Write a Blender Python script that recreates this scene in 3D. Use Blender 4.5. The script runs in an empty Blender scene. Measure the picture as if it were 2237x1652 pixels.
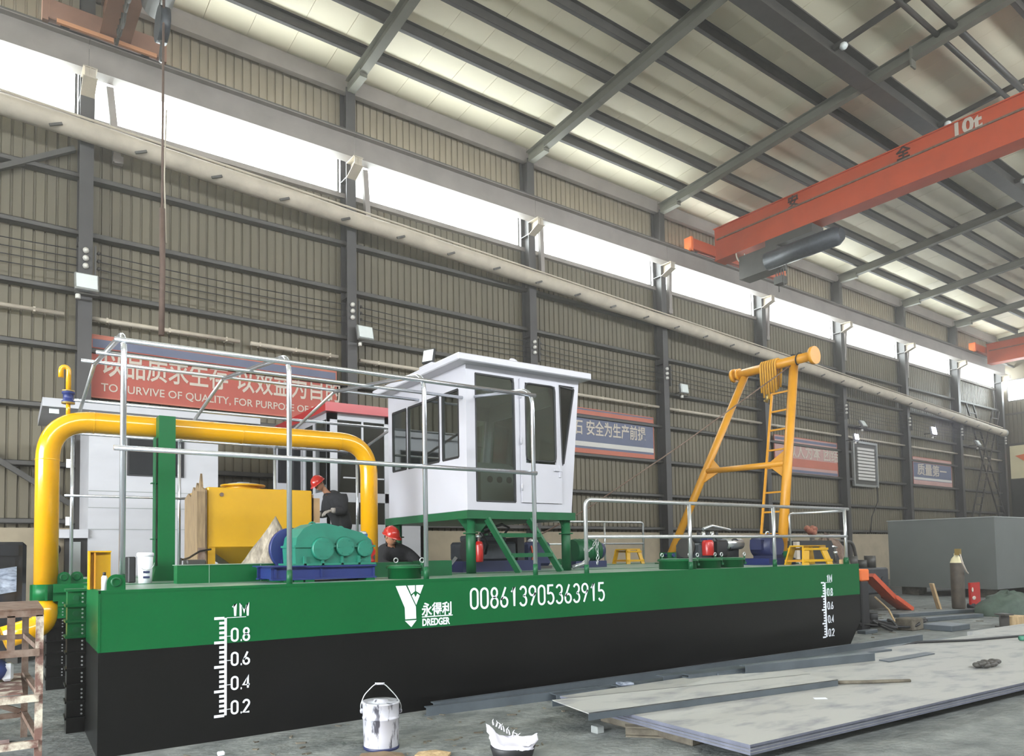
import bpy, bmesh, math, random
from mathutils import Vector, Matrix
random.seed(7)
S = bpy.context.scene
COL = S.collection
PI = math.pi

# ------------------------------------------------------------ camera
def setup_camera():
    cd = bpy.data.cameras.new('camera')
    cam = bpy.data.objects.new('camera', cd)
    COL.objects.link(cam)
    yaw, pitch, roll = 0.5577, 0.0493, -0.0136
    cy, sy, cp, sp = math.cos(yaw), math.sin(yaw), math.cos(pitch), math.sin(pitch)
    f = Vector((sy * cp, cy * cp, sp))
    r = Vector((cy, -sy, 0))
    u = r.cross(f)
    c, s = math.cos(roll), math.sin(roll)
    r2 = c * r + s * u
    u2 = -s * r + c * u
    m = Matrix((r2, u2, -f)).transposed().to_4x4()
    m.translation = (-0.593, -6.021, 1.513)
    cam.matrix_world = m
    cd.sensor_fit = 'HORIZONTAL'
    cd.sensor_width = 36
    cd.lens = 1547.93 / 2237 * 36
    cd.shift_x = 136.1 / 2237
    cd.shift_y = 306.25 / 2237
    cd.clip_end = 300
    S.camera = cam
setup_camera()

# ------------------------------------------------------------ light and exposure
S.view_settings.view_transform = 'Standard'
S.view_settings.look = 'None'
S.view_settings.gamma = 1
S.view_settings.use_curve_mapping = False
S.view_settings.exposure = 0.15
S.cycles.use_denoising = True
S.cycles.max_bounces = 10
S.cycles.diffuse_bounces = 6
S.cycles.transparent_max_bounces = 12
S.cycles.sample_clamp_indirect = 8
S.cycles.caustics_reflective = False
S.cycles.caustics_refractive = False
SKY = 26.0
W = bpy.data.worlds.new('overcast_sky')
S.world = W
W.use_nodes = True
bgn = W.node_tree.nodes['Background']
bgn.inputs[0].default_value = (0.93, 0.97, 1.0, 1)
bgn.inputs[1].default_value = SKY
# building frame: turned 2.08 degrees about (5, 10)
TB = Matrix.Translation((5, 10, 0)) @ Matrix.Rotation(0.03636, 4, 'Z') @ Matrix.Translation((-5, -10, 0))

def day_light(name, x, y, z, sx, sz, rot, energy, color=(0.95, 0.98, 1)):
    """daylight entering by an opening of the hall (building frame)"""
    ld = bpy.data.lights.new(name, 'AREA')
    ld.shape = 'RECTANGLE'
    ld.size, ld.size_y = sx, sz
    ld.energy = energy
    ld.color = color
    o = bpy.data.objects.new(name, ld)
    COL.objects.link(o)
    o.matrix_world = TB @ Matrix.Translation((x, y, z)) @ rot
    return o
RX = lambda a: Matrix.Rotation(a, 4, 'X')
RY = lambda a: Matrix.Rotation(a, 4, 'Y')
RZ = lambda a: Matrix.Rotation(a, 4, 'Z')
# the sky is sampled through the openings of the hall: strip windows of both long walls and an unseen open gate added for light from the left
for nm, x, y, z, sx, sz, rot in (('portal_back', 20, 10.5, 11.35, 58, 1.3, RX(-PI / 2)), ('portal_front', 18, -14.7, 10.2, 64, 1.8, RX(PI / 2)), ('portal_gate', -14.3, -3.5, 3.6, 14.2, 7.2, RZ(PI / 2) @ RX(PI / 2) @ RY(PI)), ('portal_gable', 49.8, 6.8, 10.65, 5.6, 1.3, RZ(-PI / 2) @ RX(PI / 2) @ RY(PI))):
    day_light(nm, x, y, z, sx, sz, rot, 1).data.cycles.is_portal = True

# ------------------------------------------------------------ helpers
def srgb(h):
    if isinstance(h, str):
        v = [int(h[i:i + 2], 16) / 255 for i in (0, 2, 4)]
    else:
        v = h
    return tuple(c / 12.92 if c <= 0.04045 else ((c + 0.055) / 1.055) ** 2.4 for c in v) + (1,)

MATS = {}
def mat(name, col, rough=0.5, metal=0.0, var=0.0, scale=6.0, col2=None, bump=0.0, bscale=30.0, coat=0.0, spec=0.5, stretch=None, emit=0.0, contrast=(0.35, 0.65), rvar=0.0):
    m = bpy.data.materials.new(name)
    m.use_nodes = True
    nt = m.node_tree
    b = nt.nodes['Principled BSDF']
    c1 = srgb(col)
    b.inputs['Base Color'].default_value = c1
    b.inputs['Roughness'].default_value = rough
    b.inputs['Metallic'].default_value = metal
    b.inputs['Specular IOR Level'].default_value = spec
    if coat:
        b.inputs['Coat Weight'].default_value = coat
        b.inputs['Coat Roughness'].default_value = 0.08
    if emit:
        b.inputs['Emission Color'].default_value = c1
        b.inputs['Emission Strength'].default_value = emit
    tc = None
    def coords():
        t = nt.nodes.new('ShaderNodeTexCoord')
        if stretch:
            mp = nt.nodes.new('ShaderNodeMapping')
            mp.inputs['Scale'].default_value = stretch
            nt.links.new(t.outputs['Object'], mp.inputs['Vector'])
            return mp.outputs['Vector']
        return t.outputs['Object']
    if var or col2:
        tc = coords()
        n = nt.nodes.new('ShaderNodeTexNoise')
        n.inputs['Scale'].default_value = scale
        n.inputs['Detail'].default_value = 6
        n.inputs['Roughness'].default_value = 0.6
        nt.links.new(tc, n.inputs['Vector'])
        rp = nt.nodes.new('ShaderNodeValToRGB')
        rp.color_ramp.elements[0].position = contrast[0]
        rp.color_ramp.elements[1].position = contrast[1]
        if col2:
            c2 = srgb(col2)
        else:
            c2 = tuple(min(1, v * (1 + var)) for v in c1[:3]) + (1,)
            c1 = tuple(v * (1 - var) for v in c1[:3]) + (1,)
        rp.color_ramp.elements[0].color = c1
        rp.color_ramp.elements[1].color = c2
        nt.links.new(n.outputs['Fac'], rp.inputs['Fac'])
        nt.links.new(rp.outputs['Color'], b.inputs['Base Color'])
        if rvar:
            mr = nt.nodes.new('ShaderNodeMapRange')
            mr.inputs['To Min'].default_value = max(0, rough - rvar)
            mr.inputs['To Max'].default_value = min(1, rough + rvar)
            nt.links.new(n.outputs['Fac'], mr.inputs['Value'])
            nt.links.new(mr.outputs['Result'], b.inputs['Roughness'])
    if bump:
        tc = tc or coords()
        n2 = nt.nodes.new('ShaderNodeTexNoise')
        n2.inputs['Scale'].default_value = bscale
        n2.inputs['Detail'].default_value = 5
        nt.links.new(tc, n2.inputs['Vector'])
        bp = nt.nodes.new('ShaderNodeBump')
        bp.inputs['Strength'].default_value = bump
        bp.inputs['Distance'].default_value = 0.02
        nt.links.new(n2.outputs['Fac'], bp.inputs['Height'])
        nt.links.new(bp.outputs['Normal'], b.inputs['Normal'])
    MATS[name] = m
    return m

def glass(name, col, alpha=0.35, rough=0.03):
    m = bpy.data.materials.new(name)
    m.use_nodes = True
    nt = m.node_tree
    nt.nodes.clear()
    out = nt.nodes.new('ShaderNodeOutputMaterial')
    tr = nt.nodes.new('ShaderNodeBsdfTransparent')
    tr.inputs[0].default_value = srgb(col)
    gl = nt.nodes.new('ShaderNodeBsdfGlossy')
    gl.inputs['Roughness'].default_value = rough
    gl.inputs['Color'].default_value = (0.9, 0.95, 0.93, 1)
    fr = nt.nodes.new('ShaderNodeFresnel')
    fr.inputs['IOR'].default_value = 1.5
    add = nt.nodes.new('ShaderNodeMath')
    add.operation = 'ADD'
    add.inputs[1].default_value = alpha
    mx = nt.nodes.new('ShaderNodeMixShader')
    nt.links.new(fr.outputs[0], add.inputs[0])
    nt.links.new(add.outputs[0], mx.inputs[0])
    nt.links.new(tr.outputs[0], mx.inputs[1])
    nt.links.new(gl.outputs[0], mx.inputs[2])
    nt.links.new(mx.outputs[0], out.inputs[0])
    MATS[name] = m
    return m

def sheet_pane(name, col, t=0.7):
    m = bpy.data.materials.new(name)
    m.use_nodes = True
    nt = m.node_tree
    nt.nodes.clear()
    out = nt.nodes.new('ShaderNodeOutputMaterial')
    tr = nt.nodes.new('ShaderNodeBsdfTransparent')
    tr.inputs[0].default_value = srgb(col)
    tl = nt.nodes.new('ShaderNodeBsdfTranslucent')
    tl.inputs[0].default_value = srgb(col)
    mx = nt.nodes.new('ShaderNodeMixShader')
    mx.inputs[0].default_value = t
    nt.links.new(tl.outputs[0], mx.inputs[1])
    nt.links.new(tr.outputs[0], mx.inputs[2])
    nt.links.new(mx.outputs[0], out.inputs[0])
    MATS[name] = m
    return m

ORG = {}
def org(o):
    return ORG.get(o.name, Vector((0, 0, 0))) if o else Vector((0, 0, 0))

class MB:
    """collects shapes and links them as ONE mesh object"""
    def __init__(s):
        s.v, s.f, s.sm = [], [], []
    def add(s, vs, fs, smooth=False):
        n = len(s.v)
        s.v += [Vector(p) for p in vs]
        s.f += [tuple(i + n for i in q) for q in fs]
        s.sm += [smooth] * len(fs)
        return s
    def box(s, x0, x1, y0, y1, z0, z1, M=None):
        vs = [Vector(p) for p in ((x0, y0, z0), (x1, y0, z0), (x1, y1, z0), (x0, y1, z0), (x0, y0, z1), (x1, y0, z1), (x1, y1, z1), (x0, y1, z1))]
        if M:
            vs = [M @ p for p in vs]
        return s.add(vs, [(0, 3, 2, 1), (4, 5, 6, 7), (0, 1, 5, 4), (1, 2, 6, 5), (2, 3, 7, 6), (3, 0, 4, 7)])
    def cbox(s, x0, x1, y0, y1, z0, z1, c=0.01, M=None):
        """box with chamfered edges"""
        bm = bmesh.new()
        bmesh.ops.create_cube(bm, size=1)
        for v in bm.verts:
            v.co = Vector(((x0 + x1) / 2 + v.co.x * (x1 - x0), (y0 + y1) / 2 + v.co.y * (y1 - y0), (z0 + z1) / 2 + v.co.z * (z1 - z0)))
        bmesh.ops.bevel(bm, geom=bm.edges[:], offset=c, segments=1, affect='EDGES')
        return s.bm(bm, M)
    def bm(s, bm, M=None, smooth=False):
        bm.verts.index_update()
        vs = [(M @ v.co) if M else v.co.copy() for v in bm.verts]
        fs = [tuple(v.index for v in f.verts) for f in bm.faces]
        bm.free()
        return s.add(vs, fs, smooth)
    def bar(s, a, b, w, h=None, up=(0, 0, 1)):
        """rectangular bar from a to b"""
        a, b = Vector(a), Vector(b)
        h = h or w
        d = (b - a).normalized()
        up = Vector(up)
        if abs(d.dot(up)) > 0.98:
            up = Vector((0, 1, 0)) if abs(d.y) < 0.9 else Vector((1, 0, 0))
        sd = d.cross(up).normalized()
        u = sd.cross(d)
        vs = [p + sd * (i * w / 2) + u * (j * h / 2) for p in (a, b) for i, j in ((-1, -1), (1, -1), (1, 1), (-1, 1))]
        return s.add(vs, [(0, 1, 2, 3), (7, 6, 5, 4), (0, 4, 5, 1), (1, 5, 6, 2), (2, 6, 7, 3), (3, 7, 4, 0)])
    def tube(s, path, r, seg=10, caps=True, closed=False):
        P = [Vector(p) for p in path]
        n = len(P)
        rad = r if isinstance(r, (list, tuple)) else [r] * n
        prev = None
        vs, fs = [], []
        for i in range(n):
            if closed:
                d = (P[(i + 1) % n] - P[i - 1]).normalized()
            else:
                d = (P[min(i + 1, n - 1)] - P[max(i - 1, 0)]).normalized()
            if prev is None:
                t = Vector((0, 0, 1)) if abs(d.z) < 0.9 else Vector((1, 0, 0))
                sd = d.cross(t).normalized()
            else:
                sd = (prev - d * prev.dot(d)).normalized()
            prev = sd
            u = d.cross(sd)
            for k in range(seg):
                a = 2 * PI * k / seg
                vs.append(P[i] + (sd * math.cos(a) + u * math.sin(a)) * rad[i])
        m = n if closed else n - 1
        for i in range(m):
            j = (i + 1) % n
            for k in range(seg):
                l = (k + 1) % seg
                fs.append((i * seg + k, i * seg + l, j * seg + l, j * seg + k))
        s.add(vs, fs, True)
        if caps and not closed:
            s.add(vs[:seg], [tuple(range(seg - 1, -1, -1))])
            s.add(vs[-seg:], [tuple(range(seg))])
        return s
    def cyl(s, a, b, r, r2=None, seg=16, caps=True):
        return s.tube([a, b], [r, r if r2 is None else r2], seg, caps)
    def lathe(s, prof, M=None, seg=20):
        """profile of (radius, height) about the local z axis"""
        vs, fs = [], []
        for r, z in prof:
            for k in range(seg):
                a = 2 * PI * k / seg
                vs.append(Vector((max(r, 1e-4) * math.cos(a), max(r, 1e-4) * math.sin(a), z)))
        for i in range(len(prof) - 1):
            for k in range(seg):
                l = (k + 1) % seg
                fs.append((i * seg + k, i * seg + l, (i + 1) * seg + l, (i + 1) * seg + k))
        if M:
            vs = [M @ v for v in vs]
        s.add(vs, fs, True)
        return s
    def prism(s, poly, t, M=None):
        """polygon in local xy extruded along local z by t"""
        n = len(poly)
        vs = [Vector((x, y, 0)) for x, y in poly] + [Vector((x, y, t)) for x, y in poly]
        if M:
            vs = [M @ v for v in vs]
        fs = [tuple(range(n - 1, -1, -1)), tuple(range(n, 2 * n))]
        fs += [(i, (i + 1) % n, n + (i + 1) % n, n + i) for i in range(n)]
        return s.add(vs, fs)
    def sph(s, c, r, seg=14, ring=8, M=None):
        c = Vector(c)
        rr = r if isinstance(r, (tuple, list)) else (r, r, r)
        vs, fs = [], []
        for i in range(ring + 1):
            t = PI * i / ring
            for k in range(seg):
                a = 2 * PI * k / seg
                p = Vector((math.sin(t) * math.cos(a) * rr[0], math.sin(t) * math.sin(a) * rr[1], math.cos(t) * rr[2]))
                vs.append(c + ((M @ p) if M else p))
        for i in range(ring):
            for k in range(seg):
                l = (k + 1) % seg
                fs.append((i * seg + k, (i + 1) * seg + k, (i + 1) * seg + l, i * seg + l))
        return s.add(vs, fs, True)
    def ibeam(s, a, b, h, w, t=0.02, up=(0, 0, 1)):
        """I section from a to b; a, b run along the middle of the web"""
        a, b = Vector(a), Vector(b)
        d = (b - a).normalized()
        sd = d.cross(Vector(up)).normalized()
        u = sd.cross(d)
        for o in (h / 2 - t / 2, -h / 2 + t / 2):
            s.bar(a + u * o, b + u * o, w, t, up)
        return s.bar(a, b, t, h - 2 * t, up)
    def mesh(s, name, m, off=None):
        me = bpy.data.meshes.new(name)
        off = off or Vector((0, 0, 0))
        me.from_pydata([tuple(v - off) for v in s.v], [], s.f)
        me.polygons.foreach_set('use_smooth', s.sm)
        me.update()
        bm = bmesh.new()
        bm.from_mesh(me)
        bmesh.ops.remove_doubles(bm, verts=bm.verts, dist=1e-5)
        bmesh.ops.recalc_face_normals(bm, faces=bm.faces)
        bm.to_mesh(me)
        bm.free()
        me.materials.append(MATS[m] if isinstance(m, str) else m)
        return me
    def build(s, name, m, parent=None, kind=None):
        me = s.mesh(name, m, org(parent))
        o = bpy.data.objects.new(name, me)
        COL.objects.link(o)
        if parent:
            o.parent = parent
            ORG[o.name] = org(parent)
        if kind:
            o['kind'] = kind
        return o
    def solo(s, name, m, label, cat, group=None, kind=None):
        """a thing that is one mesh, its origin at the middle of its base"""
        xs = [v.x for v in s.v]; ys = [v.y for v in s.v]; zs = [v.z for v in s.v]
        c = Vector(((min(xs) + max(xs)) / 2, (min(ys) + max(ys)) / 2, min(zs)))
        me = s.mesh(name, m, c)
        o = bpy.data.objects.new(name, me)
        COL.objects.link(o)
        o.location = c
        ORG[o.name] = c
        tag(o, label, cat, group, kind)
        return o

def tag(o, label=None, cat=None, group=None, kind=None):
    if label: o['label'] = label
    if cat: o['category'] = cat
    if group: o['group'] = group
    if kind: o['kind'] = kind
    return o

def thing(name, label, cat, loc=(0, 0, 0), group=None):
    o = bpy.data.objects.new(name, None)
    o.empty_display_size = 0.1
    COL.objects.link(o)
    o.location = loc
    ORG[o.name] = Vector(loc)
    return tag(o, label, cat, group)

def inst(me, name, parent, loc=(0, 0, 0), rot=None):
    """a repeated part that shares its mesh"""
    o = bpy.data.objects.new(name, me)
    COL.objects.link(o)
    o.parent = parent
    if rot:
        o.matrix_local = Matrix.Translation(loc) @ rot
    else:
        o.location = loc
    return o

def copy_thing(o, dloc, rz=0, label=None, parent=None):
    c = o.copy()
    COL.objects.link(c)
    if parent:
        c.parent = parent
    else:
        c.location = Vector(o.location) + Vector(dloc)
        c.rotation_euler = (0, 0, rz)
        if label: c['label'] = label
    for ch in list(o.children):
        copy_thing(ch, (0, 0, 0), 0, None, c)
    return c

def arc(c, r, a0, a1, n, ex, ez):
    """points of an arc about c in the plane of ex, ez"""
    c, ex, ez = Vector(c), Vector(ex), Vector(ez)
    return [c + ex * (r * math.cos(a0 + (a1 - a0) * i / n)) + ez * (r * math.sin(a0 + (a1 - a0) * i / n)) for i in range(n + 1)]

def fillet(pts, r, n=6):
    """path with its inner corners rounded"""
    P = [Vector(p) for p in pts]
    out = [P[0]]
    for i in range(1, len(P) - 1):
        a, b, c = P[i - 1], P[i], P[i + 1]
        d1, d2 = (a - b).normalized(), (c - b).normalized()
        k = min(r, (a - b).length * 0.49, (c - b).length * 0.49)
        p, q = b + d1 * k, b + d2 * k
        for j in range(n + 1):
            t = j / n
            out.append((1 - t) ** 2 * p + 2 * t * (1 - t) * b + t * t * q)
    out.append(P[-1])
    return out

DG = None
def text(body, name, m, parent, size, M, sx=1.0, extrude=0.002, align='LEFT', bold=0.0, spacing=1.0, shear=0):
    """flat lettering as a mesh; M places local xy in the parent's frame"""
    cu = bpy.data.curves.new(name, 'FONT')
    cu.body = body
    cu.size = size
    cu.extrude = extrude
    cu.offset = bold
    cu.align_x = align
    cu.space_character = spacing
    cu.resolution_u = 3
    o = bpy.data.objects.new(name, cu)
    COL.objects.link(o)
    bpy.context.view_layer.update()
    me = bpy.data.meshes.new_from_object(o.evaluated_get(bpy.context.evaluated_depsgraph_get()))
    bpy.data.objects.remove(o)
    bpy.data.curves.remove(cu)
    off = org(parent)
    MM = Matrix.Translation(-off) @ M @ Matrix.Diagonal((sx, 1, 1, 1))
    me.transform(MM)
    me.name = name
    me.materials.clear()
    me.materials.append(MATS[m])
    r = bpy.data.objects.new(name, me)
    COL.objects.link(r)
    if parent:
        r.parent = parent
    return r
GLY = {}
def _arc(cx, cy, rx, ry, a0, a1, n=9):
    return [(cx + rx * math.cos(math.radians(a0 + (a1 - a0) * i / n)), cy + ry * math.sin(math.radians(a0 + (a1 - a0) * i / n))) for i in range(n + 1)]
GLY['0'] = [_arc(.25, .75, .2, .2, 0, 180) + _arc(.25, .25, .2, .2, 180, 360) + [(.45, .75)]]
GLY['1'] = [[(.1, .72), (.28, .95), (.28, .05)]]
GLY['2'] = [_arc(.25, .72, .2, .23, 175, -25) + [(.05, .05), (.46, .05)]]
GLY['3'] = [_arc(.24, .73, .19, .22, 160, -85) , _arc(.24, .28, .21, .23, 88, -160)]
GLY['4'] = [[(.36, .05), (.36, .95), (.04, .3), (.48, .3)]]
GLY['5'] = [[(.43, .95), (.1, .95), (.07, .53)] + _arc(.24, .32, .21, .27, 120, -150)]
GLY['6'] = [_arc(.25, .27, .2, .22, 0, 360, 16), [(.07, .36), (.34, .96)]]
GLY['8'] = [_arc(.25, .73, .17, .21, 0, 360, 16), _arc(.25, .27, .2, .23, 0, 360, 16)]
GLY['9'] = [_arc(.25, .73, .2, .22, 0, 360, 16), [(.43, .64), (.16, .04)]]
GLY['M'] = [[(.05, .03), (.05, .96), (.3, .35), (.55, .96), (.55, .03)]]
GLY['.'] = [[(.06, .06), (.14, .06)]]
ADV = {'1': .42, '.': .2, 'M': .68, ' ': .18}
def strokes(body, x, z, h, sx, wt, y=-0.004, t=0.0025, pitch=None):
    """stencilled characters as flat strokes on a plane facing -y"""
    mb = MB()
    for chx in body:
        for path in GLY.get(chx, []):
            P = [Vector((x + a * h * sx, z + b * h)) for a, b in path]
            n = len(P)
            L, Rr = [], []
            for i in range(n):
                d = (P[min(i + 1, n - 1)] - P[max(i - 1, 0)]).normalized()
                nn = Vector((-d.y, d.x))
                if 0 < i < n - 1:
                    d1 = (P[i] - P[i - 1]).normalized()
                    k = max(0.5, abs(nn.dot(Vector((-d1.y, d1.x)))))
                else:
                    k = 1
                L.append(P[i] + nn * wt / 2 / k)
                Rr.append(P[i] - nn * wt / 2 / k)
            vs = [(p.x, y, p.y) for p in L] + [(p.x, y, p.y) for p in Rr] + [(p.x, y + t, p.y) for p in L] + [(p.x, y + t, p.y) for p in Rr]
            fs = []
            for i in range(n - 1):
                fs += [(i, i + 1, n + i + 1, n + i), (2 * n + i, 3 * n + i, 3 * n + i + 1, 2 * n + i + 1), (i, 2 * n + i, 2 * n + i + 1, i + 1), (n + i, n + i + 1, 3 * n + i + 1, 3 * n + i)]
            fs += [(0, n, 3 * n, 2 * n), (n - 1, 3 * n - 1, 4 * n - 1, 2 * n - 1)]
            mb.add(vs, fs)
        x += pitch if pitch else ADV.get(chx, .6) * h * sx
    return mb
# local x -> +x, local y -> +z, facing -y
FRONT = lambda x, y, z: Matrix.Translation((x, y, z)) @ Matrix.Rotation(PI / 2, 4, 'X')
# ------------------------------------------------------------ materials
mat('concrete', '454a4b', 0.78, col2='8c908c', scale=2.6, bump=0.9, bscale=14, rvar=0.15, contrast=(0.25, 0.75), stretch=(1, 1.6, 1))
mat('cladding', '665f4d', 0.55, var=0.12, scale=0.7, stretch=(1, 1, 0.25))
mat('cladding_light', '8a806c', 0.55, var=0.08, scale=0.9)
mat('roof_foil', 'ece4c9', 0.5, var=0.04, scale=0.8)
mat('frame_steel', '4b4945', 0.55, var=0.12, scale=3)
mat('dark_steel', '413f3b', 0.5, var=0.15, scale=4)
mat('column_paint', '403e3d', 0.5, var=0.12, scale=2)
mat('girder_paint', '87807a', 0.6, var=0.1, scale=1.5)
mat('rafter_paint', '66655a', 0.6, var=0.1, scale=2)
mat('lagging', 'b4aa99', 0.7, var=0.12, scale=2.2, bump=0.25, bscale=9)
mat('plaster', '9c907a', 0.85, var=0.12, scale=1.5)
sheet_pane('translucent_sheet', 'f4f6f4', 0.75)
mat('white_paint', 'b7b6bd', 0.35, var=0.025, scale=3, coat=0.1)
mat('white_wall', 'aeaeb2', 0.45, var=0.05, scale=1.2, stretch=(1, 1, 3))
mat('hull_green', '00562a', 0.4, var=0.06, scale=1.2, spec=0.25)
mat('machine_green', '125230', 0.42, var=0.08, scale=4, spec=0.3)
mat('hull_black', '090909', 0.32, var=0.15, scale=2, spec=0.3)
mat('deck_green', '5f7a68', 0.4, col2='8ba08f', scale=3)
mat('marking_white', 'dfe4ea', 0.5)
mat('pipe_yellow', 'd49a00', 0.2, var=0.03, scale=3, coat=0.4)
mat('tank_yellow', 'cb9b00', 0.4, var=0.04, scale=2, coat=0.1)
mat('frame_yellow', 'c68a1e', 0.42, var=0.06, scale=3)
mat('chrome', 'd6dae0', 0.22, 0.88, var=0.04, scale=6)
mat('galvanised', 'c6c9c9', 0.3, 0.8, var=0.08, scale=12)
mat('teal_paint', '1c6f5b', 0.45, var=0.1, scale=5, coat=0.1)
mat('blue_paint', '1a2962', 0.42, var=0.08, scale=5)
mat('navy_paint', '20274c', 0.45, var=0.1, scale=5)
mat('red_paint', 'ad201b', 0.32, var=0.06, scale=6, coat=0.15)
mat('crane_red', 'b54a26', 0.55, var=0.07, scale=2)
mat('crane_hazed', '8f6a58', 0.65, var=0.08, scale=2)  # crane red with the haze of the hall mixed into the colour
mat('orange_paint', 'e8743a', 0.5, var=0.06, scale=3)
mat('black_rubber', '1d1d1f', 0.55, var=0.2, scale=8)
mat('black_gloss', '202226', 0.12, var=0.15, scale=2, coat=0.4)
mat('engine_grey', '3b3f44', 0.45, 0.3, var=0.25, scale=10)
mat('rust', '5d4536', 0.8, col2='7d6c60', scale=9, bump=0.3)
mat('rust_flaked', '6e5148', 0.8, col2='c8c0ae', scale=7, bump=0.3, contrast=(0.45, 0.6))
mat('sheet_steel', '74757a', 0.55, 0.1, col2='a3a39e', scale=1.8, stretch=(1, 2.6, 1), contrast=(0.28, 0.5))
mat('steel_edge', '6f7280', 0.5, 0.4, var=0.15, scale=6)
mat('bar_steel', '5a6268', 0.45, 0.4, var=0.15, scale=2.5)
mat('timber', 'a58a66', 0.75, col2='c4ab83', scale=6, stretch=(6, 6, 0.8), bump=0.2)
mat('timber_dark', '4d473d', 0.85, col2='6d6759', scale=6, bump=0.3)
mat('cardboard', 'b0916a', 0.8, var=0.08, scale=5)
mat('brown_paper', '6e5a46', 0.8, col2='8a7458', scale=6, bump=0.3)
mat('canvas', '6f675a', 0.85, col2='a79d8c', scale=5, stretch=(4, 4, 0.8), bump=0.4, bscale=14)
mat('white_cloth', 'e6e4ee', 0.8, var=0.05, scale=6)
mat('tin', 'c4c4cc', 0.3, 0.25, col2='4e4d55', scale=9, stretch=(1.6, 1.6, 0.5), contrast=(0.55, 0.63))
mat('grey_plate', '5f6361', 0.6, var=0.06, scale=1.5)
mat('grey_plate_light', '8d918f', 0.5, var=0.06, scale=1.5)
mat('banner_red', 'a8564a', 0.75, var=0.05, scale=3)
mat('banner_orange', 'b26a58', 0.75, var=0.05, scale=3)
mat('banner_blue', '656a7e', 0.75, var=0.05, scale=3)
mat('banner_pink', 'b5918a', 0.75, var=0.05, scale=3)
mat('banner_text', 'bdb3a5', 0.7)
mat('banner_text_pale', 'c5c2bc', 0.7)
mat('cream_panel', 'e6dcb2', 0.6, var=0.04, scale=2)
mat('lamp_glass', 'd9dfdc', 0.25, var=0.03, scale=8)
mat('lamp_lit', 'c4c4ff', 0.3, emit=120)
mat('porcelain', 'd9d6cd', 0.3)
mat('roof_red', 'a3141c', 0.28, var=0.05, scale=3, coat=0.2)
mat('inside_shade', '2a2826', 0.7, var=0.2, scale=4)  # dark tone standing in for the shade inside unlit openings
mat('console_grey', '9ea3a2', 0.5, var=0.05, scale=5)
glass('cab_glass', 'e6eeea', 0.2)
glass('dark_glass', '6a7470', 0.12)
mat('skin', 'b98466', 0.55, var=0.06, scale=20)
mat('work_cloth', '222226', 0.85, var=0.2, scale=14, bump=0.3, bscale=25)
mat('glove', 'a49c94', 0.9, var=0.12, scale=30, bump=0.3)
mat('helmet_red', 'b5261a', 0.25, var=0.04, scale=5, coat=0.3)
mat('hair', '1c1816', 0.6)
mat('pink_mask', '4a4643', 0.8)
mat('hose_green', '46554a', 0.7, var=0.2, scale=10)
mat('orange_red', 'c4512f', 0.6, var=0.1, scale=6)
mat('brass', 'b39a5c', 0.35, 0.8)
mat('plastic_white', 'e4e6ec', 0.35)
mat('bottle_green', '3f7d66', 0.3)
mat('blue_cloth', '3c4a8c', 0.8, var=0.1, scale=9)
mat('rag_pink', 'b9a09c', 0.9, var=0.15, scale=8)
mat('number_black', '33231d', 0.7)
mat('strap_yellow', 'bd8a26', 0.7, var=0.1, scale=8)
mat('blue_bright', '2a63a8', 0.3, var=0.05, scale=6, coat=0.3)
mat('seat_olive', '6b5f35', 0.7, var=0.15, scale=8)
mat('film', '6d7686', 0.2, 0.3, col2='b9c2d2', scale=9, stretch=(1, 1, 3))
mat('pendant', '5c4a40', 0.7, var=0.15, scale=8)
mat('edge_orange', 'c98f66', 0.6)
mat('rust_red', '7d3f30', 0.75, col2='9c6a52', scale=12)
mat('ply', '77634c', 0.8, col2='96805f', scale=5, stretch=(6, 6, 0.8), bump=0.2)
mat('cylinder_brown', '3d372f', 0.6, col2='554c40', scale=6)
# ------------------------------------------------------------ the hall (building frame)
def struct(o):
    o['kind'] = 'structure'
    o.matrix_world = TB
    return o
CX = [0.65 + 5.95 * i for i in range(-1, 9)]      # column lines
ZS, ZT = 10.7, 12.0                               # strip window
YW = 10.354
def roof_z(y):
    return 13.52 + 0.0841 * (9.954 - y) if y > -2 else 13.52 + 0.0841 * 11.954 - 0.0841 * (-2 - y)

floor = MB().box(-40, 60, -30, 13, -0.2, 0).build('floor', 'concrete')
floor['kind'] = 'structure'

# back wall: plastered dado, corrugated sheets, girts, columns
wall_back = struct(MB().box(-14, 50, 10.3, 10.6, 0, 2.05).box(-14, 50, 10.3, 10.62, 2.05, 2.12).build('wall_back', 'plaster'))
def sheet_mesh(z0, z1, w=1.0, pitch=0.2):
    pr = []
    n = round(w / pitch)
    for k in range(n):
        x = k * pitch
        pr += [(x, 0), (x + pitch * 0.72, 0), (x + pitch * 0.78, 0.035), (x + pitch * 0.94, 0.035)]
    pr.append((w, 0))
    vs = [(x, y, z) for z in (z0, z1) for x, y in pr]
    m = len(pr)
    b = MB().add(vs, [(i, i + 1, m + i + 1, m + i) for i in range(m - 1)])
    return b
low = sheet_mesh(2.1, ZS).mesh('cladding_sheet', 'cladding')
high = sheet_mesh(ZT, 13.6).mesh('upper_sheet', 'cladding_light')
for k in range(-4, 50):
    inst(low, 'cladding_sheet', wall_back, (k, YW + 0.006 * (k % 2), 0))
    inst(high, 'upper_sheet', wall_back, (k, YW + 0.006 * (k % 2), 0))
MB().box(-14, -4, YW, YW + 0.05, 2.1, ZS).box(-14, -4, YW, YW + 0.05, ZT, 13.6).build('side_sheet', 'cladding', wall_back)
MB().box(-14, 50, YW + 0.08, YW + 0.16, 2.1, ZS - 0.02).box(-14, 50, YW + 0.08, YW + 0.16, ZT + 0.02, 14).build('outer_skin', 'cladding', wall_back)
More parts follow.
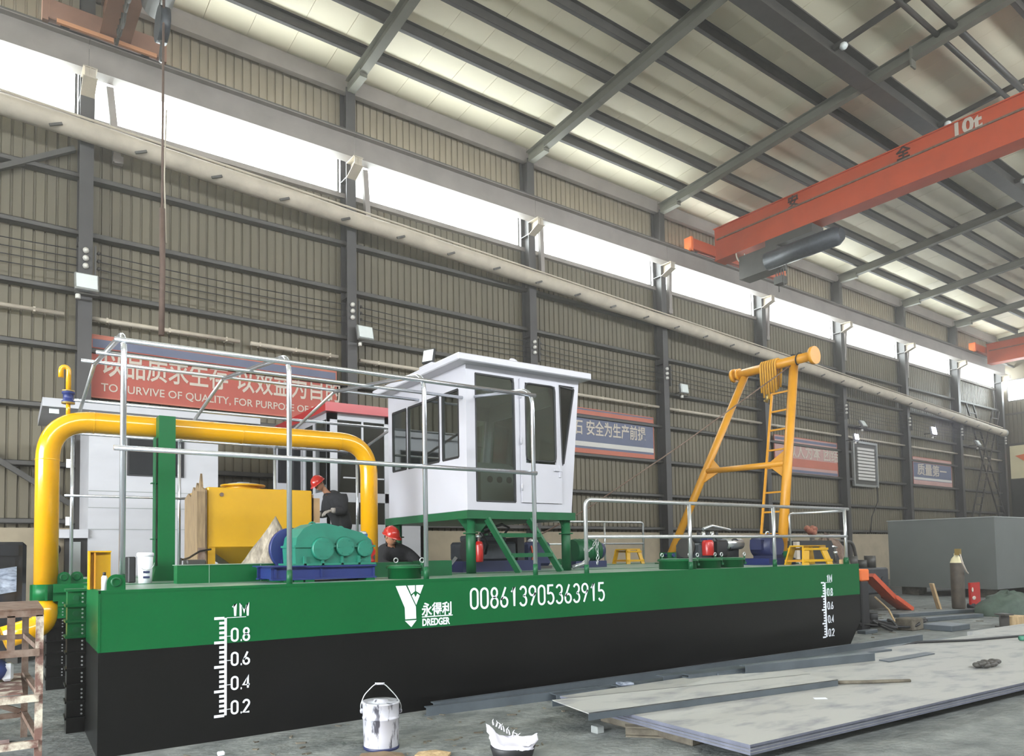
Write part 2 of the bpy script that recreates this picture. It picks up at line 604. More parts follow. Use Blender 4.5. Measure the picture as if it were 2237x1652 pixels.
# girts: cold formed channels, one length to a bay
gm = MB().box(0, 5.95, -0.1, 0.1, 0, 0.012).box(0, 5.95, -0.1, -0.088, 0, 0.10).box(0, 5.95, -0.1, 0.1, 0.088, 0.10).mesh('girt', 'frame_steel')
for z in (9.32, 8.12, 6.91, 5.72, 4.5, 3.33, 2.2):
    for i in range(9):
        inst(gm, 'girt', wall_back, (CX[i], YW - 0.11, z))
sl = MB().box(0, 5.95, -0.12, 0.1, -0.12, 0.0).mesh('window_sill', 'girder_paint')
for i in range(9):
    inst(sl, 'window_sill', wall_back, (CX[i], YW - 0.0, ZS))
# columns: H sections with a corbel under the crane runway
cm = MB().ibeam((0, 10.1, 0), (0, 10.1, 13.3), 0.36, 0.26, 0.022, up=(0, 1, 0)).box(-0.2, 0.2, 9.88, 10.3, 0, 0.03)
cm.box(-0.13, 0.13, 9.93, 10.28, 7.9, 7.93).box(-0.13, 0.13, 9.93, 10.28, 10.95, 10.98)
col_me = cm.mesh('column', 'column_paint')
cb = MB().prism([(9.92, 10.95), (9.92, 11.31), (9.5, 11.31), (9.5, 11.12)], 0.02, Matrix(((0, 0, 1, -0.01), (1, 0, 0, 0), (0, 1, 0, 0), (0, 0, 0, 1))))
cb.box(-0.13, 0.13, 9.5, 9.92, 11.31, 11.33).bar((0, 9.92, 10.95), (0, 9.5, 11.12), 0.26, 0.02).box(-0.1, 0.1, 9.52, 9.54, 11.1, 11.33)
cor_me = cb.mesh('corbel', 'lagging')
br_me = MB().bar((0.42, 10.0, 11.33), (0.62, 10.2, 9.85), 0.14, 0.12).bar((0.62, 10.2, 9.85), (0.62, 10.2, 10.0), 0.2, 0.14).mesh('brace', 'girder_paint')
win_sheet = None
for i, x in enumerate(CX):
    inst(col_me, 'column', wall_back, (x, 0, 0))
    inst(cor_me, 'corbel', wall_back, (x, 0, 0))
    inst(br_me, 'brace', wall_back, (x, 0, 0))
# crane runway girders, one to a bay, with a rail on top
for i in range(9):
    x0, x1 = CX[i], CX[i + 1]
    MB().ibeam((x0 + 0.005, 9.75, 11.65), (x1 - 0.005, 9.75, 11.65), 0.63, 0.3, 0.02).build('runway_girder', 'girder_paint', wall_back)
MB().box(-5.3, 50, 9.71, 9.79, 11.965, 12.08).build('crane_rail', 'frame_steel', wall_back)
# X bracing in the left end bay
MB().bar((CX[1] - 0.2, 10.16, 9.9), (CX[0] + 0.3, 10.16, 6.6), 0.12, 0.1).build('wall_brace', 'frame_steel', wall_back)
MB().bar((CX[1] - 0.2, 10.16, 2.6), (CX[0] + 0.3, 10.16, 6.2), 0.12, 0.1).build('wall_brace', 'frame_steel', wall_back)

# strip windows: frame, ribbed translucent sheets, top rail with a gap above
n = 0
for i in range(9):
    n += 1
    x0, x1 = CX[i] + 0.14, CX[i + 1] - 0.14
    w = struct(MB().box(x0, x1, YW - 0.04, YW + 0.04, ZS, ZS + 0.05).box(x0, x1, YW - 0.03, YW + 0.03, 11.78, 11.81).box(x0, x0 + 0.05, YW - 0.03, YW + 0.03, ZS, ZT).box(x1 - 0.05, x1, YW - 0.03, YW + 0.03, ZS, ZT).build('window_%d' % n, 'frame_steel'))
    m = 6
    for k in range(m):
        a = x0 + 0.05 + (x1 - x0 - 0.1) * k / m
        b = x0 + 0.05 + (x1 - x0 - 0.1) * (k + 1) / m
        MB().box(a + 0.006, b - 0.006, YW + 0.01 * (k % 2), YW + 0.008 + 0.01 * (k % 2), ZS + 0.05, 11.78).build('pane', 'translucent_sheet', w)
    for f in (0.35, 0.8):
        MB().bar((x0 + f * (x1 - x0), YW, 11.8), (x0 + f * (x1 - x0) - 0.12, YW, ZT), 0.05, 0.03).bar((x0 + f * (x1 - x0), YW, 11.8), (x0 + f * (x1 - x0) + 0.12, YW, ZT), 0.05, 0.03).build('stay', 'frame_steel', w)

# opposite wall, gables
struct(MB().box(-14, 50, -14.6, -14.4, 0, 9.3).box(-14, 50, -14.6, -14.4, 11.1, 14).build('wall_front', 'cladding'))
struct(MB().box(-14.2, -14, 3.6, 10.6, 0, 14.8).box(-14.2, -14, -14.6, -10.6, 0, 14.8).box(-14.2, -14, -10.6, 3.6, 7.2, 14.8).build('wall_left', 'cladding'))
XE = 49.6
wr = struct(MB().box(XE, XE + 0.2, 10.15, 10.6, 0, 14).box(XE, XE + 0.2, -14.6, 10.15, 11.3, 15).box(XE, XE + 0.2, -14.6, 10.15, 0, 10.0).box(XE, XE + 0.2, -14.6, 4, 10.0, 11.3).build('wall_right', 'cladding'))
for k in range(10):
    inst(sheet_mesh(5.4, 9.95).mesh('gable_sheet', 'cladding') if k == 0 else bpy.data.meshes['gable_sheet'], 'gable_sheet', wr, (XE - 0.06, 10.25 - k, 0), RZ(-PI / 2))
MB().box(XE - 0.12, XE, -14, 10.25, 9.2, 9.3).box(XE - 0.12, XE, -14, 10.25, 7.4, 7.5).build('girt', 'frame_steel', wr)
MB().box(XE - 0.10, XE - 0.07, 4.0, 10.15, 0.1, 5.35).build('gate_leaf', 'dark_steel', wr)
wn = struct(MB().box(XE, XE + 0.1, 4, 10.15, 10.0, 10.06).box(XE, XE + 0.1, 4, 10.15, 11.24, 11.3).box(XE, XE + 0.1, 10.09, 10.15, 10, 11.3).box(XE, XE + 0.1, 4, 4.06, 10, 11.3).build('window_10', 'frame_steel'))
for k in range(4):
    MB().box(XE + 0.04, XE + 0.05, 4.06 + k * 1.5, 4.05 + (k + 1) * 1.5, 10.06, 11.24).build('pane', 'translucent_sheet', wn)

# roof: outer skin, foil faced panels in strips, purlins, rafters
yr = -2.0
def slope_pt(y, dz=0.0):
    return roof_z(y) + dz
ceiling = struct(MB().add([(x, y, slope_pt(y, d)) for x in (-14.2, 50) for d in (0.3, 0.42) for y in (10.65, yr, -14.6)],
    [(0, 1, 4, 3), (1, 2, 5, 4), (6, 9, 10, 7), (7, 10, 11, 8), (0, 6, 7, 1), (1, 7, 8, 2), (3, 4, 10, 9), (4, 5, 11, 10), (0, 3, 9, 6), (2, 8, 11, 5)]).build('ceiling', 'roof_foil'))
pan = MB()
ya, yb = 10.5, 1.9
pan.add([(x, y, slope_pt(y, d)) for d in (0.22, 0.27) for x, y in ((0.004, ya), (0.994, ya), (0.994, yb), (0.004, yb))], [(0, 1, 2, 3), (7, 6, 5, 4), (0, 4, 5, 1), (1, 5, 6, 2), (2, 6, 7, 3), (3, 7, 4, 0)])
pm = pan.mesh('roof_panel', 'roof_foil')
for k in range(-6, 50):
    inst(pm, 'roof_panel', ceiling, (k, 0, 0.002 * (k % 3)))
pan = MB()
ya, yb = 1.9, -1.98
pan.add([(x, y, slope_pt(y, d)) for d in (0.22, 0.27) for x, y in ((0.004, ya), (0.994, ya), (0.994, yb), (0.004, yb))], [(0, 1, 2, 3), (7, 6, 5, 4), (0, 4, 5, 1), (1, 5, 6, 2), (2, 6, 7, 3), (3, 7, 4, 0)])
pm2 = pan.mesh('ridge_panel', 'roof_foil')
for k in range(4, 50):
    inst(pm2, 'ridge_panel', ceiling, (k, 0, 0.002 * (k % 3)))
# purlins: Z sections resting on the rafters
for y in (9.05, 7.9, 6.7, 5.5, 4.33, 0.0, -1.2):
    z = slope_pt(y)
    pme = MB().box(0, 5.94, -0.01, 0.01, 0.0, 0.22).box(0, 5.94, -0.01, 0.09, 0.0, 0.012).box(0, 5.94, -0.09, 0.01, 0.208, 0.22).mesh('purlin', 'dark_steel')
    for i in range(0 if y > 2 else 2, 9):
        inst(pme, 'purlin', ceiling, (CX[i], y, z))
em = MB().box(0, 5.94, -0.12, 0.04, -0.22, 0.2).mesh('eave_strut', 'girder_paint')
for i in range(9):
    inst(em, 'eave_strut', ceiling, (CX[i], 10.2, slope_pt(10.2)))
# ridge line beam, ridge pipes, cross bars
rb = MB().box(0, 5.94, -0.02, 0.02, -0.32, 0.22).box(0, 5.94, -0.2, 0.2, -0.34, -0.3).box(0, 5.94, -0.2, 0.2, 0.18, 0.22).mesh('ridge_beam', 'dark_steel')
for i in range(1, 9):
    inst(rb, 'ridge_beam', ceiling, (CX[i], 3.05, slope_pt(3.05)))
    if i >= 2:
        z = slope_pt(2.0)
        MB().bar((CX[i] + 4.1, 3.0, z - 0.1), (CX[i] + 4.1, 0.7, z + 0.1), 0.1, 0.12).build('cross_bar', 'dark_steel', ceiling)
        MB().cyl((CX[i], 1.4, z), (CX[i + 1] if i < 8 else 49, 1.4, z), 0.06, seg=8).build('ridge_pipe', 'dark_steel', ceiling)
        MB().cyl((CX[i], 1.03, z), (CX[i + 1] if i < 8 else 49, 1.03, z), 0.08, seg=8).build('ridge_pipe', 'dark_steel', ceiling)
        MB().lathe([(0.02, 0.1), (0.08, 0.08), (0.1, 0), (0.06, -0.06), (0, -0.08)], Matrix.Translation((CX[i] + 4.1, 2.75, z - 0.2)), 10).build('bay_lamp', 'lamp_glass', ceiling)
for i, x in enumerate(CX):
    r = MB().ibeam((x, 9.98, slope_pt(9.98, -0.15)), (x, yr, slope_pt(yr, -0.15)), 0.3, 0.22, 0.018)
    r.box(x - 0.12, x + 0.12, 1.95, 1.99, slope_pt(2) - 0.5, slope_pt(2) + 0.02).bar((x, 9.9, slope_pt(9.9, -0.25)), (x, 9.2, slope_pt(9.2, -0.3)), 0.2, 0.2)
    r.build('rafter', 'rafter_paint', ceiling)

# ------------------------------------------------------------ services on the back wall
def bthing(name, label, cat, group=None):
    o = thing(name, label, cat, (0, 0, 0), group)
    o.matrix_world = TB
    return o
def bsolo(mb, name, m, label, cat, group=None):
    xs = [v.x for v in mb.v]; ys = [v.y for v in mb.v]; zs = [v.z for v in mb.v]
    c = Vector(((min(xs) + max(xs)) / 2, (min(ys) + max(ys)) / 2, min(zs)))
    me = mb.mesh(name, m, c)
    o = bpy.data.objects.new(name, me)
    COL.objects.link(o)
    o.matrix_world = TB @ Matrix.Translation(c)
    return tag(o, label, cat, group)

duct = bthing('lagged_pipe', 'long tan lagged pipe sloping along the back wall below the strip windows', 'pipe')
dz = lambda x: 10.165 - 0.0466 * (x + 0.86)
pts = []
x = -5.5
while x < 47.5:
    pts.append((x, 9.72, dz(x) + random.uniform(-0.015, 0.015)))
    x += 1.5
pts.append((47.4, 9.72, dz(47.4)))
MB().tube(pts, [0.2 + random.uniform(-0.012, 0.012) for _ in pts], 14).build('lagging', 'lagging', duct)
for k in range(0, 34):
    x = -4.6 + 1.55 * k
    MB().bar((x - 0.1, 9.55, dz(x) - 0.2), (x + 0.12, 9.53, dz(x) - 0.11), 0.03, 0.05).build('hanger', 'frame_steel', duct)
MB().cyl((47.4, 9.72, dz(47.4)), (47.55, 9.72, dz(47.4)), 0.22, 0.22, 14).build('end_flange', 'galvanised', duct)
MB().tube([(-5.5, 9.6, dz(-5.5) + 0.2), (47, 9.6, dz(47) + 0.22)], 0.022, 6).build('cable', 'lagging', duct)

wires = bthing('wire_run', 'four dark power wires strung on porcelain insulators along the back wall', 'wires')
for z in (7.72, 7.56, 7.4, 7.24):
    for i in range(9):
        a, b = CX[i] + 0.2, CX[i + 1] - 0.15
        P = [(a + (b - a) * t / 6, 9.95, z - 0.05 * (1 - (t / 3 - 1) ** 2)) for t in range(7)]
        MB().tube(P, 0.011, 5, caps=False).build('wire', 'black_rubber', wires)
for i, x in enumerate(CX[1:]):
    MB().box(x + 0.16, x + 0.19, 9.86, 9.94, 7.15, 7.85).build('bracket', 'frame_steel', wires)
    for z in (7.72, 7.56, 7.4):
        MB().lathe([(0.0, -0.04), (0.05, -0.035), (0.06, 0), (0.04, 0.012), (0.055, 0.03), (0, 0.04)], Matrix.Translation((x, 9.88, z)) @ RX(PI / 2), 10).build('insulator', 'porcelain', wires)
        MB().lathe([(0.0, -0.04), (0.03, -0.035), (0.035, 0.03), (0, 0.04)], Matrix.Translation((x + 0.24, 9.92, z)) @ RX(PI / 2), 8).build('insulator', 'dark_steel', wires)

bays = ['left of the first column', 'above the red slogan banner, its left half', 'behind the white cabin roof', 'in the bay of the blue slogan banner', 'in the bay left of the yellow frame', 'in the bay behind the yellow frame', 'above the framed notice board', 'above the last pale blue banner', 'in the last bay by the climbing ladder']
tubes = [(-0.9 + -4, CX[1] - 0.35, 0), (0.78, 3.85, 1), (4.1, 6.3, 1), (CX[2] + 0.3, CX[3] - 0.3, 2), (CX[3] + 0.3, CX[4] - 0.2, 3), (CX[4] + 0.3, CX[5] - 0.1, 4), (CX[5] + 0.4, CX[6] - 0.1, 5), (CX[6] + 0.2, CX[7] - 0.1, 6), (CX[7] + 0.2, CX[8] - 0.1, 7), (CX[8] + 0.3, 48.4, 8)]
lb = ['pale conduit tube on the wall left of the first column', 'pale conduit tube over the red slogan banner, left of the hanging cable', 'pale conduit tube over the red slogan banner, right of the hanging cable', 'pale conduit tube on the wall behind the white cabin', 'pale conduit tube over the blue banner beside the white cabin', 'pale conduit tube in the bay left of the yellow A-frame', 'pale conduit tube behind the ladder of the yellow A-frame', 'pale conduit tube over the framed notice board', 'pale conduit tube over the pale blue banner', 'pale conduit tube crossing the black climbing ladder']
for (a, b, _), l in zip(tubes, lb):
    t = MB().cyl((a, 10.12, 6.42), (b, 10.12, 6.42), 0.045, seg=10)
    for f in (0.1, 0.5, 0.9):
        t.box(a + f * (b - a) - 0.02, a + f * (b - a) + 0.02, 10.08, 10.26, 6.37, 6.47)
    bsolo(t, 'conduit_tube', 'lagging', l, 'conduit', 'pale conduit tubes on the back wall')

def banner(x0, x1, z0, z1, base, stripes, label, lines):
    o = bthing('banner', label, 'banner')
    y = 10.2
    MB().box(x0, x1, y, y + 0.02, z0, z1).build('sheet', base, o)
    for a, b, m in stripes:
        MB().box(x0, x1, y - 0.006, y - 0.001, z0 + a * (z1 - z0), z0 + b * (z1 - z0)).build('stripe', m, o)
    for body, size, fx, fz, sx, m, bold in lines:
        xa = x0 + fx * (x1 - x0)
        for part in body.split('|'):
            t = text(part, 'lettering', m, o, size, FRONT(xa, y - 0.008, z0 + fz * (z1 - z0)), sx, 0.003, bold=bold)
            xa = max(v.co.x for v in t.data.vertices) + 0.3 * size
    fr = MB()
    for a, b, c, d in ((x0, x1, z0, z0 + 0.03), (x0, x1, z1 - 0.03, z1), (x0, x0 + 0.03, z0, z1), (x1 - 0.03, x1, z0, z1)):
        fr.box(a, b, y - 0.01, y + 0.03, c, d)
    fr.build('edging', 'banner_orange', o)
banner(0.8, 6.3, 4.8, 6.12, 'banner_red', [(0.80, 0.93, 'banner_blue'), (0.93, 1.0, 'banner_orange')], 'red banner with large Chinese slogan and English line, nearest of the wall banners',
       [('以品质求生存|以效益为目的', 0.6, 0.035, 0.40, 0.73, 'banner_text', 0.008), ('TO SURVIVE|OF QUALITY,|FOR PURPOSE|OF BENEFIT', 0.235, 0.035, 0.12, 0.98, 'banner_text', 0.002)])
banner(13.0, 18.1, 4.58, 6.05, 'banner_blue', [(0.86, 0.95, 'banner_orange'), (0.02, 0.12, 'banner_orange'), (0.17, 0.27, 'banner_text_pale')], 'blue banner with Chinese slogan seen just right of the white cabin',
       [('效益基石|安全为生产前提', 0.5, 0.03, 0.45, 0.8, 'banner_text', 0.008)])
banner(25.3, 30.1, 4.55, 6.08, 'banner_pink', [(0.88, 0.95, 'banner_blue'), (0.2, 0.42, 'banner_orange'), (0.05, 0.12, 'banner_blue')], 'faded pink banner on the wall behind the right leg of the yellow A-frame',
       [('以人为本|团结', 0.62, 0.2, 0.48, 1.0, 'banner_text', 0.01)])
banner(37.2, 41.6, 4.53, 5.98, 'banner_blue', [(0.8, 1.0, 'banner_pink'), (0.0, 0.2, 'banner_pink'), (0.22, 0.3, 'banner_text_pale')], 'pale blue and pink banner, farthest along the back wall',
       [('质量第一', 0.62, 0.1, 0.42, 1.35, 'banner_text', 0.01)])

nb = bthing('notice_board', 'tall framed notice board with white louvre slats, on the wall', 'board')
MB().box(31.4, 33.4, 10.16, 10.22, 4.35, 6.2).build('back_board', 'frame_steel', nb)
MB().box(31.3, 33.5, 10.1, 10.2, 4.25, 4.35).box(31.3, 33.5, 10.1, 10.2, 6.2, 6.3).box(31.3, 31.4, 10.1, 10.2, 4.35, 6.2).box(33.4, 33.5, 10.1, 10.2, 4.35, 6.2).build('frame', 'galvanised', nb)
for k in range(10):
    MB().box(31.7, 33.2, 10.11, 10.15, 4.55 + k * 0.15, 4.66 + k * 0.15).build('slat', 'banner_text_pale', nb)
MB().tube([(33.3, 10.1, 4.3), (33.1, 10.0, 3.6), (32.6, 10.05, 2.9), (32.5, 10.1, 2.2)], 0.025, 6).build('cable', 'black_rubber', nb)

# floodlights on the columns
def flood(x, y, z, lit, label, tilt=0.25, w=0.22):
    o = bthing('floodlight', label, 'lamp')
    M = Matrix.Translation((x, y, z)) @ RX(-tilt)
    MB().cbox(-w, w, -0.05, 0.05, -w * 0.85, w * 0.85, 0.015, M).build('housing', 'galvanised', o)
    MB().box(-w * 0.86, w * 0.86, -0.062, -0.05, -w * 0.7, w * 0.7, M).build('lens', 'lamp_lit' if lit else 'lamp_glass', o)
    MB().box(-0.02, 0.02, 0.05, 0.4, -0.02, 0.02, Matrix.Translation((x, y, z - 0.1))).box(-w, w, -0.02, 0.06, -w - 0.06, -w - 0.03, M).build('bracket', 'dark_steel', o)
    MB().cyl((x - w * 0.7, y - 0.03, z - w - 0.14), (x - w * 0.7, y - 0.03, z - w - 0.05), 0.05, seg=8).build('sensor', 'porcelain', o)
flood(CX[1], 9.72, 7.0, 0, 'square white floodlight on the leftmost column, beside three insulators')
flood(CX[2] + 0.25, 9.72, 7.0, 0, 'square white floodlight on the column above the gantry pipe rails')
flood(CX[4] + 0.75, 9.8, 7.1, 0, 'small white floodlight on the column between blue banner and yellow frame', 0.1, 0.2)
flood(CX[6] + 1.2, 9.8, 7.0, 0, 'white floodlight turned aside above the framed notice board', 0.5, 0.2)
flood(CX[6] - 0.5, 9.3, 6.2, 1, 'lit floodlight glaring beside the pink banner', 0.15, 0.16)
flood(CX[7] + 1.0, 9.3, 7.1, 1, 'brightest lit floodlight, above the pale blue banner', 0.15, 0.24)
flood(CX[8] + 1.4, 9.7, 7.05, 0, 'white floodlight by the black climbing ladder', 0.5, 0.2)

# black climbing ladders crossing in the last bay
def wall_ladder(x0, z0, x1, z1, label):
    o = bthing('wall_ladder', label, 'ladder', 'crossed black ladders in the last bay')
    a, b = Vector((x0, 9.95, z0)), Vector((x1, 9.95, z1))
    for s in (-0.45, 0.45):
        MB().bar(a + Vector((s, 0, 0)), b + Vector((s, 0, 0)), 0.07, 0.06).build('rail', 'dark_steel', o)
    for k in range(1, 15):
        p = a.lerp(b, k / 15)
        MB().bar(p + Vector((-0.45, 0, 0)), p + Vector((0.45, 0, 0)), 0.05, 0.05).build('rung', 'dark_steel', o)
wall_ladder(43.3, 2.4, 47.2, 9.2, 'black ladder on the last bay wall leaning towards the right')
wall_ladder(47.8, 2.4, 43.6, 9.2, 'black ladder on the last bay wall leaning towards the left')
sg = bthing('gable_sign', 'cream sign with orange arrow emblem high on the far end wall', 'sign')
MB().box(XE - 0.16, XE - 0.12, 5.5, 10.1, 5.42, 7.35).build('panel', 'cream_panel', sg)
MB().prism([(9.85, 6.75), (8.2, 7.0), (8.0, 6.0), (9.3, 5.95), (9.3, 6.3)], 0.02, Matrix(((0, 0, -1, XE - 0.16), (1, 0, 0, 0), (0, 1, 0, 0), (0, 0, 0, 1)))).build('emblem', 'orange_paint', sg)

# ------------------------------------------------------------ cranes
def bridge(x0, x1, y1, zb, zt, m, name_label, et=(2.6, 2.6), mb_='orange_paint'):
    o = bthing('bridge_crane', name_label, 'crane')
    xm = (x0 + x1) / 2
    MB().box(x0, x1, -13.5, y1, zb + 0.03, zt - 0.03).build('bridge_beam', m, o)
    MB().box(x0 - 0.06, x1 + 0.06, -13.5, y1 + 0.02, zt - 0.03, zt).box(x0 - 0.06, x1 + 0.06, -13.5, y1, zb, zb + 0.03).build('flange', m, o)
    MB().box(x0 - 0.05, x0 - 0.002, -13.5, y1 - 0.1, zb + 0.62 * (zt - zb), zb + 0.66 * (zt - zb)).build('seam_rail', 'rust', o)
    MB().cbox(xm - et[0], xm + et[1], 9.58, 9.92, 12.1, 12.5, 0.02).build('end_truck', m, o)
    for s in (xm - et[0] + 0.3, xm + et[1] - 0.3):
        MB().cyl((s, 9.68, 12.2), (s, 9.82, 12.2), 0.13, seg=14).build('wheel', 'dark_steel', o)
    for s in (xm - et[0] - 0.1, xm + et[1]):
        MB().box(s, s + 0.1, 9.6, 9.9, 12.05, 12.55).build('buffer', mb_, o)
    return o
c1 = bridge(21.0, 21.5, 9.6, 11.92, 13.12, 'crane_red', 'red overhead bridge crane marked 10t', (1.5, 4.2))
text('10t', 'capacity_mark', 'banner_text', c1, 0.56, Matrix.Translation((20.98, 2.1, 12.7)) @ RZ(-PI / 2) @ RX(PI / 2), 0.95, 0.004, bold=0.02)
for ch_, y, z in (('全', 3.5, 12.76), ('安', 6.82, 12.74)):
    text(ch_, 'safety_mark', 'number_black', c1, 0.42, Matrix.Translation((20.98, y, z)) @ RZ(-PI / 2) @ RX(PI / 2), 0.9, 0.004, bold=0.01)
h = bthing('electric_hoist', 'dark electric hoist hanging below the left end of the 10t crane', 'hoist')
MB().box(20.9, 21.6, 6.0, 7.6, 11.62, 11.9).build('trolley', 'dark_steel', h)
MB().cyl((20.85, 5.2, 11.15), (20.85, 7.5, 11.15), 0.3, seg=20).cyl((20.85, 5.05, 11.15), (20.85, 5.2, 11.15), 0.2, 0.3, 20).build('drum', 'engine_grey', h)
MB().box(20.9, 21.5, 7.2, 8.6, 10.9, 11.7).build('motor_box', 'dark_steel', h)
for k in range(5):
    MB().cyl((20.9 + k * 0.12, 6.9 + 0.16 * k, 11.0), (20.9 + 0.12 * k, 6.9 + 0.16 * k, 10.55 - 0.4 * (k % 2)), 0.018, seg=6).build('rope', 'frame_steel', h)
MB().box(21.0, 21.3, 7.1, 7.4, 10.35, 10.6).build('hook_block', 'dark_steel', h)
for k in range(4):
    MB().tube(arc((21 + 0.3 * k, 8.6 - 0.15 * k, 11.8), 0.25 + 0.05 * k, PI, 2 * PI, 8, (1, 0, 0), (0, 0, 1)), 0.025, 6).build('festoon_cable', 'lagging', h)

c0 = bridge(0.88, 1.34, 9.65, 12.15, 13.1, 'crane_hazed', 'dull red overhead bridge crane at the top left corner', (1.2, 0.9), mb_='crane_hazed')
MB().box(0.05, 1.9, 9.52, 9.58, 12.02, 12.1).build('edge_strip', 'edge_orange', c0)
h0 = bthing('chain_hoist', 'dark hoist and hook block hanging below the top left crane', 'hoist')
MB().cyl((1.55, 6.6, 11.9), (1.55, 7.9, 11.9), 0.26, seg=18).build('drum', 'dark_steel', h0)
MB().box(1.15, 1.6, 6.8, 7.9, 11.95, 12.15).build('trolley', 'dark_steel', h0)
MB().cyl((1.45, 7.25, 11.1), (1.62, 7.25, 11.1), 0.3, seg=20).build('sheave', 'engine_grey', h0)
for dy in (-0.22, 0.22):
    MB().cyl((1.53, 7.25 + dy, 11.1), (1.53, 7.25 + dy * 0.8, 11.9), 0.012, seg=6).build('rope', 'frame_steel', h0)
MB().tube([(1.53, 7.25, 10.85), (1.53, 7.25, 10.7), (1.53, 7.35, 10.6), (1.53, 7.33, 10.48), (1.53, 7.2, 10.45)], 0.035, 8).build('hook', 'dark_steel', h0)
for k in range(5):
    MB().tube(arc((1.1, 9.3 - 0.35 * k, 12.1), 0.22 + 0.04 * (k % 3), PI, 2 * PI, 8, (0, 1, 0), (0, 0, 1)), 0.03, 6).build('festoon_cable', 'frame_steel', h0)
pc = bthing('pendant_cable', 'brown pendant control cable hanging from the top left crane', 'cable')
MB().tube([(1.5, 7.0, 12.1), (1.5, 7.0, 9.0), (1.5, 7.01, 7.2)], 0.022, 6).build('lead', 'pendant', pc)
MB().tube([(1.5, 7.0, 7.6), (1.51, 6.99, 6.4), (1.5, 7.0, 5.35)], 0.05, 8).build('bundle', 'pendant', pc)
MB().tube([(1.56, 7.0, 9.4), (1.53, 7.0, 8.2), (1.57, 7.0, 7.0)], 0.014, 5).build('rope', 'lagging', pc)
bridge(45.0, 45.5, 9.5, 11.5, 12.6, 'crane_red', 'small far red bridge crane near the end wall', (1.4, 1.8))
# ------------------------------------------------------------ dredger hull
HT, HB, HL = 1.259, 0.79, 10.66
hull = thing('dredger_hull', 'green and black dredger hull of side-by-side pontoons with white draft marks and a phone number', 'hull', (0, 0, 0))
XZ = lambda y: Matrix(((1, 0, 0, 0), (0, 0, 1, y), (0, 1, 0, 0), (0, 0, 0, 1)))
def pontoon(x0, x1, y0, y1):
    p = MB().box(x0, x1, y0, y1, HB, HT - 0.012).build('pontoon', 'hull_green', hull)
    MB().prism([(x0, 0.0), (x1 - 0.36, 0.0), (x1, 0.4), (x1, HB), (x0, HB)], y1 - y0, XZ(y0)).build('bottom_paint', 'hull_black', p)
    MB().box(x0 + 0.006, x1 - 0.006, y0 + 0.006, y1 - 0.006, HT - 0.012, HT).build('deck_plate', 'deck_green', p)
    e = MB().box(x0, x1, y0 - 0.004, y0 + 0.008, HT - 0.02, HT + 0.004).box(x0 - 0.004, x0 + 0.008, y0, y1, HT - 0.02, HT + 0.004)
    e.box(x0 - 0.004, x0 + 0.012, y0 - 0.004, y0 + 0.012, HB, HT).build('weld_edge', 'hull_green', p)
    return p
pn = pontoon(0, HL, 0, 1.2)
pontoon(0.32, HL - 0.4, 1.24, 3.5)
pontoon(0, HL + 0.3, 3.54, 4.75)
def coupling(y0, y1, xo):
    b = MB().box(xo, -0.002, y0, y1, 0.82, 1.235).build('coupling_bracket', 'hull_green', hull)
    for z in (1.235, 1.1, 0.965, 0.83):
        MB().box(xo - 0.018, 0.0, y0 - 0.03, y1, z - 0.012, z + 0.008).build('rib', 'hull_green', b)
    for z in (1.165, 1.03, 0.89):
        MB().cyl((xo * 0.55, y0 - 0.012, z), (xo * 0.55, y0, z), 0.024, seg=10).build('bolt', 'machine_green', b)
        for k in range(3):
            MB().cyl((xo * 0.2, y0 - 0.01, z - 0.035 + 0.035 * k), (xo * 0.2, y0, z - 0.035 + 0.035 * k), 0.009, seg=6).build('bolt', 'galvanised', b)
    c = MB().box(xo, -0.002, y0, y1, 0.0, 0.815).build('coupling_bracket', 'hull_black', hull)
    for z in (0.69, 0.55, 0.41, 0.27, 0.13):
        MB().box(xo - 0.014, 0.0, y0 - 0.025, y1, z - 0.01, z + 0.008).build('rib', 'hull_black', c)
        for k in range(3):
            MB().cyl((xo * 0.2, y0 - 0.01, z + 0.03 + 0.035 * k), (xo * 0.2, y0, z + 0.03 + 0.035 * k), 0.009, seg=6).build('bolt', 'galvanised', c)
coupling(1.0, 1.19, -0.145)
coupling(3.42, 3.7, -0.2)
# bracket that carries the discharge pipe at the stern
pb = MB().box(-0.2, 0.32, 2.12, 2.48, 1.17, 1.255).box(-0.2, 0.32, 2.18, 2.42, 1.08, 1.17).build('pipe_bracket', 'hull_green', hull)
MB().cyl((-0.26, 2.3, 1.09), (-0.26, 2.3, 1.252), 0.118, seg=24).build('pipe_collar', 'hull_green', hull)
MB().box(-0.4, -0.12, 2.29, 2.31, 1.09, 1.25).box(-0.27, -0.25, 2.15, 2.45, 1.09, 1.25).build('collar_rib', 'hull_green', pb)
# lifting lugs
def lug(x, y, ax, name='lifting_lug', r=0.075, z=HT):
    prof = [(-r, 0), (r, 0)] + [(r * math.cos(a), 0.06 + r * math.sin(a)) for a in [PI * k / 10 for k in range(11)]]
    if ax == 'x':
        M = Matrix(((1, 0, 0, x), (0, 0, 1, y), (0, 1, 0, z), (0, 0, 0, 1)))
    else:
        M = Matrix(((0, 0, 1, x), (1, 0, 0, y), (0, 1, 0, z), (0, 0, 0, 1)))
    o = MB().prism(prof, 0.025, M).build(name, 'hull_green', hull)
    h = Matrix.Translation((x, y - 0.001, z + 0.065)) @ RX(PI / 2) if ax == 'x' else Matrix.Translation((x - 0.001, y, z + 0.065)) @ RY(-PI / 2)
    MB().lathe([(0.028, -0.001), (0.04, 0.004), (0.04, 0.006), (0.028, 0.008)], h, 14).build('hole_rim', 'machine_green', o)
lug(0.125, 0.04, 'x', r=0.065)
lug(-0.1, 2.25, 'x', r=0.06, z=1.255); lug(0.02, 2.3, 'x', r=0.06, z=1.255)
